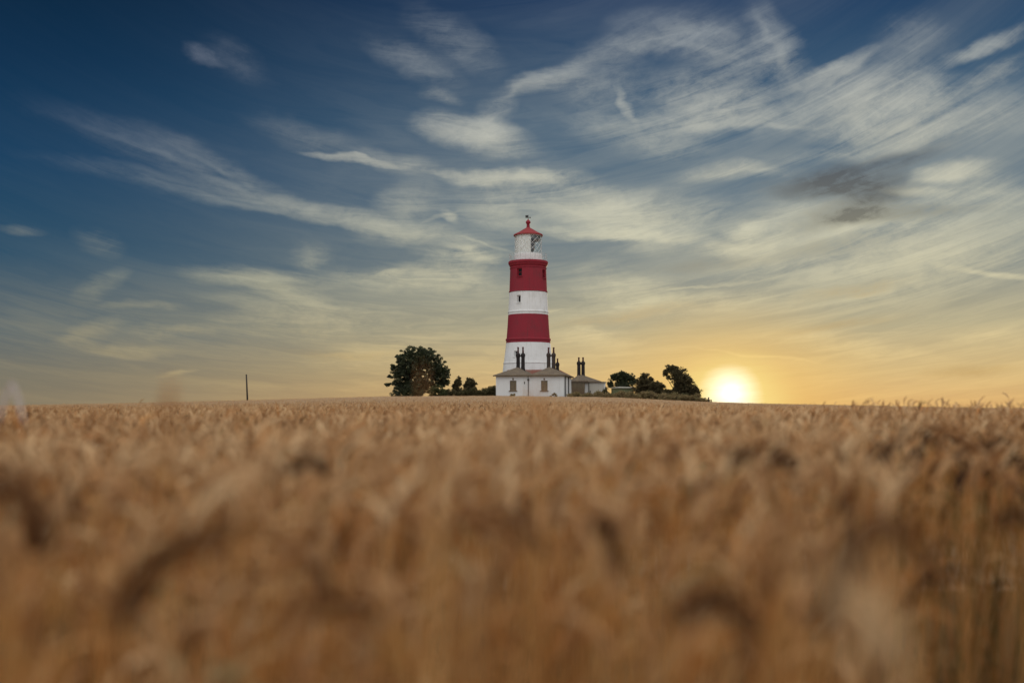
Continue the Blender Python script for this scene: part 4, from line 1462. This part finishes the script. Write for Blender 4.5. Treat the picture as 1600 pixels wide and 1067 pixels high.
def tree(name, base, ells, label, cat, group, mat, n=150, per=40, leaf=0.15, clump=0.55, trunk_r=0.22, fork=0.8, limbs=26, shell=0.5, radial=True):
    b = Vector(base)
    root = empty(name, b, 0, label, cat, group)
    C, D = crown_points(ells, n, shell)
    C = C - np.array(b)
    C[:, 2] = np.maximum(C[:, 2], 0.25)
    cc = np.array([np.average([e[k] for e in ells], weights=[e[6] for e in ells]) for k in range(3)]) - np.array(b)
    bm = bmesh.new()
    top = Vector((cc[0] * 0.5, cc[1] * 0.5, max(fork, 0.3)))
    rod(bm, (0, 0, -0.3), top * 0.5 + Vector((0.04, 0, 0)), trunk_r * 1.25, 9, trunk_r)
    rod(bm, top * 0.5 + Vector((0.04, 0, 0)), top, trunk_r, 9, trunk_r * 0.75)
    for j in range(min(limbs, n)):
        e = Vector(C[j])
        m1 = top.lerp(e, 0.45) + Vector(rg.normal(0, 0.12, 3)) + Vector((0, 0, 0.12))
        r0 = trunk_r * rg.uniform(0.28, 0.5)
        sweep(bm, [top - Vector((0, 0, rg.uniform(0, 0.3))), m1, e], [r0, r0 * 0.6, r0 * 0.16], 5)
        for q in range(2):
            e2 = Vector(C[rg.integers(0, n)])
            if (e2 - m1).length < 2.0:
                sweep(bm, [m1, m1.lerp(e2, 0.5) + Vector(rg.normal(0, 0.06, 3)), e2], [r0 * 0.42, r0 * 0.25, r0 * 0.1], 4)
    bm_obj('trunk', bm, M['bark'], root, True)
    tone = np.clip(rg.normal(0.45, 0.22, n) + 0.12 * D[:, 2], 0, 1)
    V, F, T = leaf_cloud(C, clump * rg.uniform(0.6, 1.25, n), per, leaf, tone, D if radial else None)
    put(bpy.data.objects.new('crown', arr_mesh('crown', V, F, T, [mat])), root)
    return root


def ell(px, py, rpx, rpy, Y, dy=None, w=1.0):
    c = at(px, py, Y)
    k = Y / FPX
    return (c.x, Y + rg.uniform(-0.3, 0.3), c.z, rpx * k, (dy or rpx) * k, rpy * k, w)


def base_at(px, Y, sink=0.05):
    x = at(px, 615, Y).x
    return (x, Y, float(land(x, Y)) - sink)


YB = 146.0
tree('tree', base_at(655, YB), [ell(652, 575, 40, 33, YB, w=4), ell(650, 558, 28, 19, YB, w=1.6), ell(627, 583, 21, 22, YB, w=1.5),
                               ell(687, 583, 18, 16, YB, w=1.3), ell(630, 602, 18, 9, YB, w=0.9), ell(655, 603, 30, 13, YB, w=2.0), ell(676, 571, 21, 20, YB, w=1.1), ell(632, 568, 20, 18, YB, w=0.8), ell(691, 598, 11, 7, YB, w=0.45), ell(606, 601, 5, 3, YB, w=0.12),
                               ell(665, 553, 16, 11, YB, w=0.7)],
     'large round broadleaved tree with gaps in its crown, far left of the lighthouse', 'tree', None, M['tree'],
     n=1250, per=46, leaf=0.125, clump=0.30, trunk_r=0.26, fork=1.2, limbs=34, shell=0.12)


def bush(name, px, py, rpx, rpy, Y, label, mat, n=46, per=46, group=None, leaf=0.11, clump=0.34, cat='bush'):
    x = at(px, 615, Y).x
    g0 = float(land(x, Y))
    k = Y / FPX
    zt = at(px, py - rpy, Y).z - g0
    root = empty(name, (x, Y, g0 - 0.05), 0, label, cat, group)
    es = [(0, 0, zt * 0.45, rpx * k, rpx * k * 0.8, zt * 0.55, 1)]
    C, D = crown_points(es, n, 0.3)
    C[:, 2] = np.maximum(C[:, 2], 0.1)
    V, F, T = leaf_cloud(C, clump * rg.uniform(0.6, 1.2, n), per, leaf, np.clip(rg.normal(0.5, 0.22, n), 0, 1), D)
    put(bpy.data.objects.new('foliage', arr_mesh('foliage', V, F, T, [mat])), root)
    bm = bmesh.new()
    for q in range(7):
        e = Vector(C[q % n])
        rod(bm, (rg.normal(0, 0.05), rg.normal(0, 0.05), -0.1), e, 0.035, 5, 0.01)
    bm_obj('stem', bm, M['bark'], root)
    return root


bush('bush', 638, 607.5, 28, 8, 143.5, 'wide low dark bush under the large round tree', M['tree'], n=190)
bush('bush', 684, 608, 15, 8, 143.0, 'rounded bright green bush right of the large round tree', M['bush'], n=100)
tree('tree', base_at(714.5, 147), [ell(715.5, 598, 6.0, 6.5, 147, w=1.2), ell(717, 592, 2.8, 4, 147, w=0.5), ell(710.5, 603, 4, 5, 147, w=0.7), ell(714.5, 609, 7.5, 6, 147, w=1.2)],
     'small ragged conifer with a narrow top beside the large round tree', 'conifer', 'small conifers left of the cottage', M['pine'],
     n=150, per=30, leaf=0.10, clump=0.22, trunk_r=0.08, fork=0.5, limbs=12, shell=0.3)
tree('tree', base_at(735, 147), [ell(735, 601, 9.5, 8, 147, w=1.6), ell(733.5, 594.5, 5.0, 4.5, 147, w=0.6), ell(728, 603, 4, 5, 147, w=0.4), ell(735, 609, 11, 6, 147, w=1.3)],
     'small broad dark conifer nearer the cottage of the two left ones', 'conifer', 'small conifers left of the cottage', M['pine'],
     n=230, per=30, leaf=0.10, clump=0.23, trunk_r=0.09, fork=0.5, limbs=14, shell=0.3)


def hedge(px0, px1, tops, Y, label, mat, thick=0.8, n=150, per=40, leaf=0.11, Y1=None, name='hedge'):
    Y1 = Y1 or Y
    xm = at((px0 + px1) / 2, 615, (Y + Y1) / 2).x
    gm = float(land(xm, (Y + Y1) / 2))
    root = empty(name, (xm, (Y + Y1) / 2, gm), 0, label, 'hedge')
    t = np.sort(rg.random(n))
    px = px0 + (px1 - px0) * t
    yy = Y + (Y1 - Y) * t
    xw = np.array([at(p, 615, q).x for p, q in zip(px, yy)])
    zt = np.array([at(p, float(np.interp(p, [a for a, _ in tops], [b for _, b in tops])), q).z for p, q in zip(px, yy)])
    gz_ = land(xw, yy)
    zt = zt + 0.16 * np.sin(xw * 1.9 + Y) + 0.12 * np.sin(xw * 4.3 + 1.0)
    h = np.maximum(zt - gz_, 0.3)
    C = np.stack([xw - xm, yy - (Y + Y1) / 2 + rg.uniform(-thick, thick, n), gz_ - gm + h * rg.uniform(0.0, 0.95, n) ** 0.8 - 0.12], -1)
    V, F, T = leaf_cloud(C, 0.34 * rg.uniform(0.7, 1.2, n), per, leaf, np.clip(rg.normal(0.5, 0.25, n), 0, 1))
    put(bpy.data.objects.new('foliage', arr_mesh('foliage', V, F, T, [mat])), root)
    bm = bmesh.new()
    for q in range(0, n, 5):
        e = Vector(C[q])
        f = Vector((e.x, e.y, float(gz_[q]) - gm - 0.1))
        rod(bm, f, e, 0.03, 4, 0.012)
        if q:
            rod(bm, f0, f, 0.03, 4)
        f0 = f
    bm_obj('stem', bm, M['bark'], root)
    return root


hedge(690, 757, [(690, 609), (700, 607.5), (720, 610), (742, 606.5), (757, 608.5)], 145.0, 'low mixed hedge under the two small conifers', M['hedge'], n=330)
hedge(755, 777, [(755, 608), (764, 603.5), (777, 603.5)], 146.5, 'taller olive hedge touching the left end of the white cottage', M['hedge'], n=150)

YR = 158.0
tree('tree', base_at(972, YR + 6), [ell(974, 591, 12, 11, YR + 6, w=1.5), ell(961, 590, 8, 7, YR + 6, w=0.7), ell(988, 592, 8, 9, YR + 6, w=0.7), ell(974, 603, 19, 9, YR + 6, w=1.5), ell(953.5, 600, 5, 7, YR + 6, w=.3)],
     'bushy tree behind the green shed', 'tree', 'trees right of the outbuilding', M['tree'],
     n=420, per=28, leaf=0.12, clump=0.30, trunk_r=0.16, fork=0.9, limbs=24, shell=0.15)
tree('tree', base_at(1006, YR), [ell(1005, 598, 12, 10, YR, w=1.4), ell(1007, 589, 7, 6.5, YR, w=0.6), ell(1001, 608, 13, 9, YR, w=1.2), ell(1018, 593, 3.5, 5, YR, w=0.3), ell(1015, 604, 8, 8, YR, w=0.6)],
     'pointed dark brown tree just right of the green shed', 'tree', 'trees right of the outbuilding', M['pine'],
     n=420, per=28, leaf=0.115, clump=0.29, trunk_r=0.15, fork=0.7, limbs=20, shell=0.1)
tree('tree', base_at(1028, 152), [ell(1028, 604, 12, 8, 152, w=1.4), ell(1022, 603, 9, 7, 152, w=0.6), ell(1027, 612, 14, 7, 152, w=1.2)],
     'low domed dark tree between the pointed tree and the windswept tree', 'tree', 'trees right of the outbuilding', M['pine'],
     n=330, per=28, leaf=0.11, clump=0.27, trunk_r=0.12, fork=0.5, limbs=16, shell=0.1)
YW = 144.0
tree('tree', base_at(1068, YW), [ell(1058, 586, 17, 15, YW, w=2.0), ell(1049, 576, 9, 7, YW, w=0.6), ell(1067, 600, 17, 15, YW, w=2.0), ell(1078, 609, 13, 11, YW, w=1.1),
                                ell(1089, 614, 8, 7, YW, w=0.5), ell(1064, 613, 17, 10, YW, w=1.3), ell(1040, 582, 3, 5, YW, w=0.2), ell(1051, 613, 9, 7, YW, w=0.35)],
     'tall windswept dark tree sloping down to the right, nearest the sun', 'tree', 'trees right of the outbuilding', M['pine'],
     n=800, per=28, leaf=0.115, clump=0.29, trunk_r=0.2, fork=1.0, limbs=30, shell=0.1)
hedge(888, 1112, [(888, 614.5), (915, 613.5), (945, 613), (985, 611.5), (1020, 612), (1050, 614), (1075, 615.5), (1095, 619.5), (1105, 623), (1112, 625.5)], 136.0,
      'long low brown overgrown hedge bank before the outbuilding and the right hand trees', M['bank'], thick=1.3, n=1100, per=40, leaf=0.10)
bush('bush', 1014, 612, 6, 4.5, 142.0, 'small olive bush in front of the pointed and domed dark trees', M['hedge'], n=30)
bush('bush', 947, 610.5, 7, 4.5, 141.0, 'small rounded bush hiding the right end of the outbuilding wall', M['hedge'], n=60)
bush('bush', 1042, 612, 8, 6, 143.0, 'ragged dark bush filling the gap left of the windswept tree', M['pine'], n=80)
bush('bush', 1070, 616, 15, 4, 139.0, 'low brown bush at the foot of the windswept tree', M['hedge'], n=44)


# rough dry grass on the verge between the crop and the buildings
def verge():
    n = 26000
    px = rg.uniform(596, 1112, n)
    Y = rg.uniform(127.5, 150.0, n)
    x = (px - 800) / FPX * Y
    c, s = math.cos(TH), math.sin(TH)
    lx = (x - CR.x) * c - (Y - CR.y) * s
    ly = (x - CR.x) * s + (Y - CR.y) * c
    inside = (lx > -CW - 0.6) & (lx < 0.15) & (ly > -0.08)
    right = np.clip((px - 872) / 18.0, 0, 1)
    keep = ~inside & ((Y < 140) | (px > 890) | (px < 775)) & (rg.random(n) < np.where(px > 870, 1.0, 0.55))
    px, Y, x, right = px[keep], Y[keep], x[keep], right[keep]
    m = len(x)
    g0 = land(x, Y)
    h = rg.uniform(0.25, 0.55, m) * (1 + 0.9 * right * (0.6 + 0.4 * np.sin(x * 2.1) * np.sin(x * 0.7 + 1)))
    h = h * np.where((px < 880) & (px > 772), 0.8, 1.0)
    h = h * np.interp(px, [1060, 1112], [1.0, 0.55])
    ph = rg.uniform(0, 2 * np.pi, m)
    u = np.stack([np.cos(ph), np.sin(ph), 0 * ph], -1)
    sd_ = np.stack([-np.sin(ph), np.cos(ph), 0 * ph], -1)
    t = np.linspace(0, 1, 4)
    P = np.stack([x, Y, g0 - 0.05], -1)[:, None, :] + (t ** 2)[None, :, None] * u[:, None, :] * (h * rg.uniform(0.1, 0.7, m))[:, None, None]
    P = P + (t * (1 - 0.25 * t))[None, :, None] * np.array([0, 0, 1.0]) * h[:, None, None]
    w = (1 - t * 0.85)[None, :] * rg.uniform(0.02, 0.05, m)[:, None]
    V, F = ribbons(P, w, sd_)
    me = arr_mesh('verge_grass', V.reshape(-1, 3), F.reshape(-1, 4), np.repeat(rg.random(m), 8), [M['straw']])
    tag(put(bpy.data.objects.new('verge_grass', me)), kind='stuff')


verge()
for px, w_, lab in ((801.5, 5.0, 'clump of dead brown weeds below the left cottage window'), (865, 7.0, 'low tan clump of weeds below the right cottage window')):
    bush('weed_clump', px, 615.4, w_, 1.6, 136.6, lab, M['straw'], n=20, per=34, leaf=0.12, clump=0.2, cat='weeds')
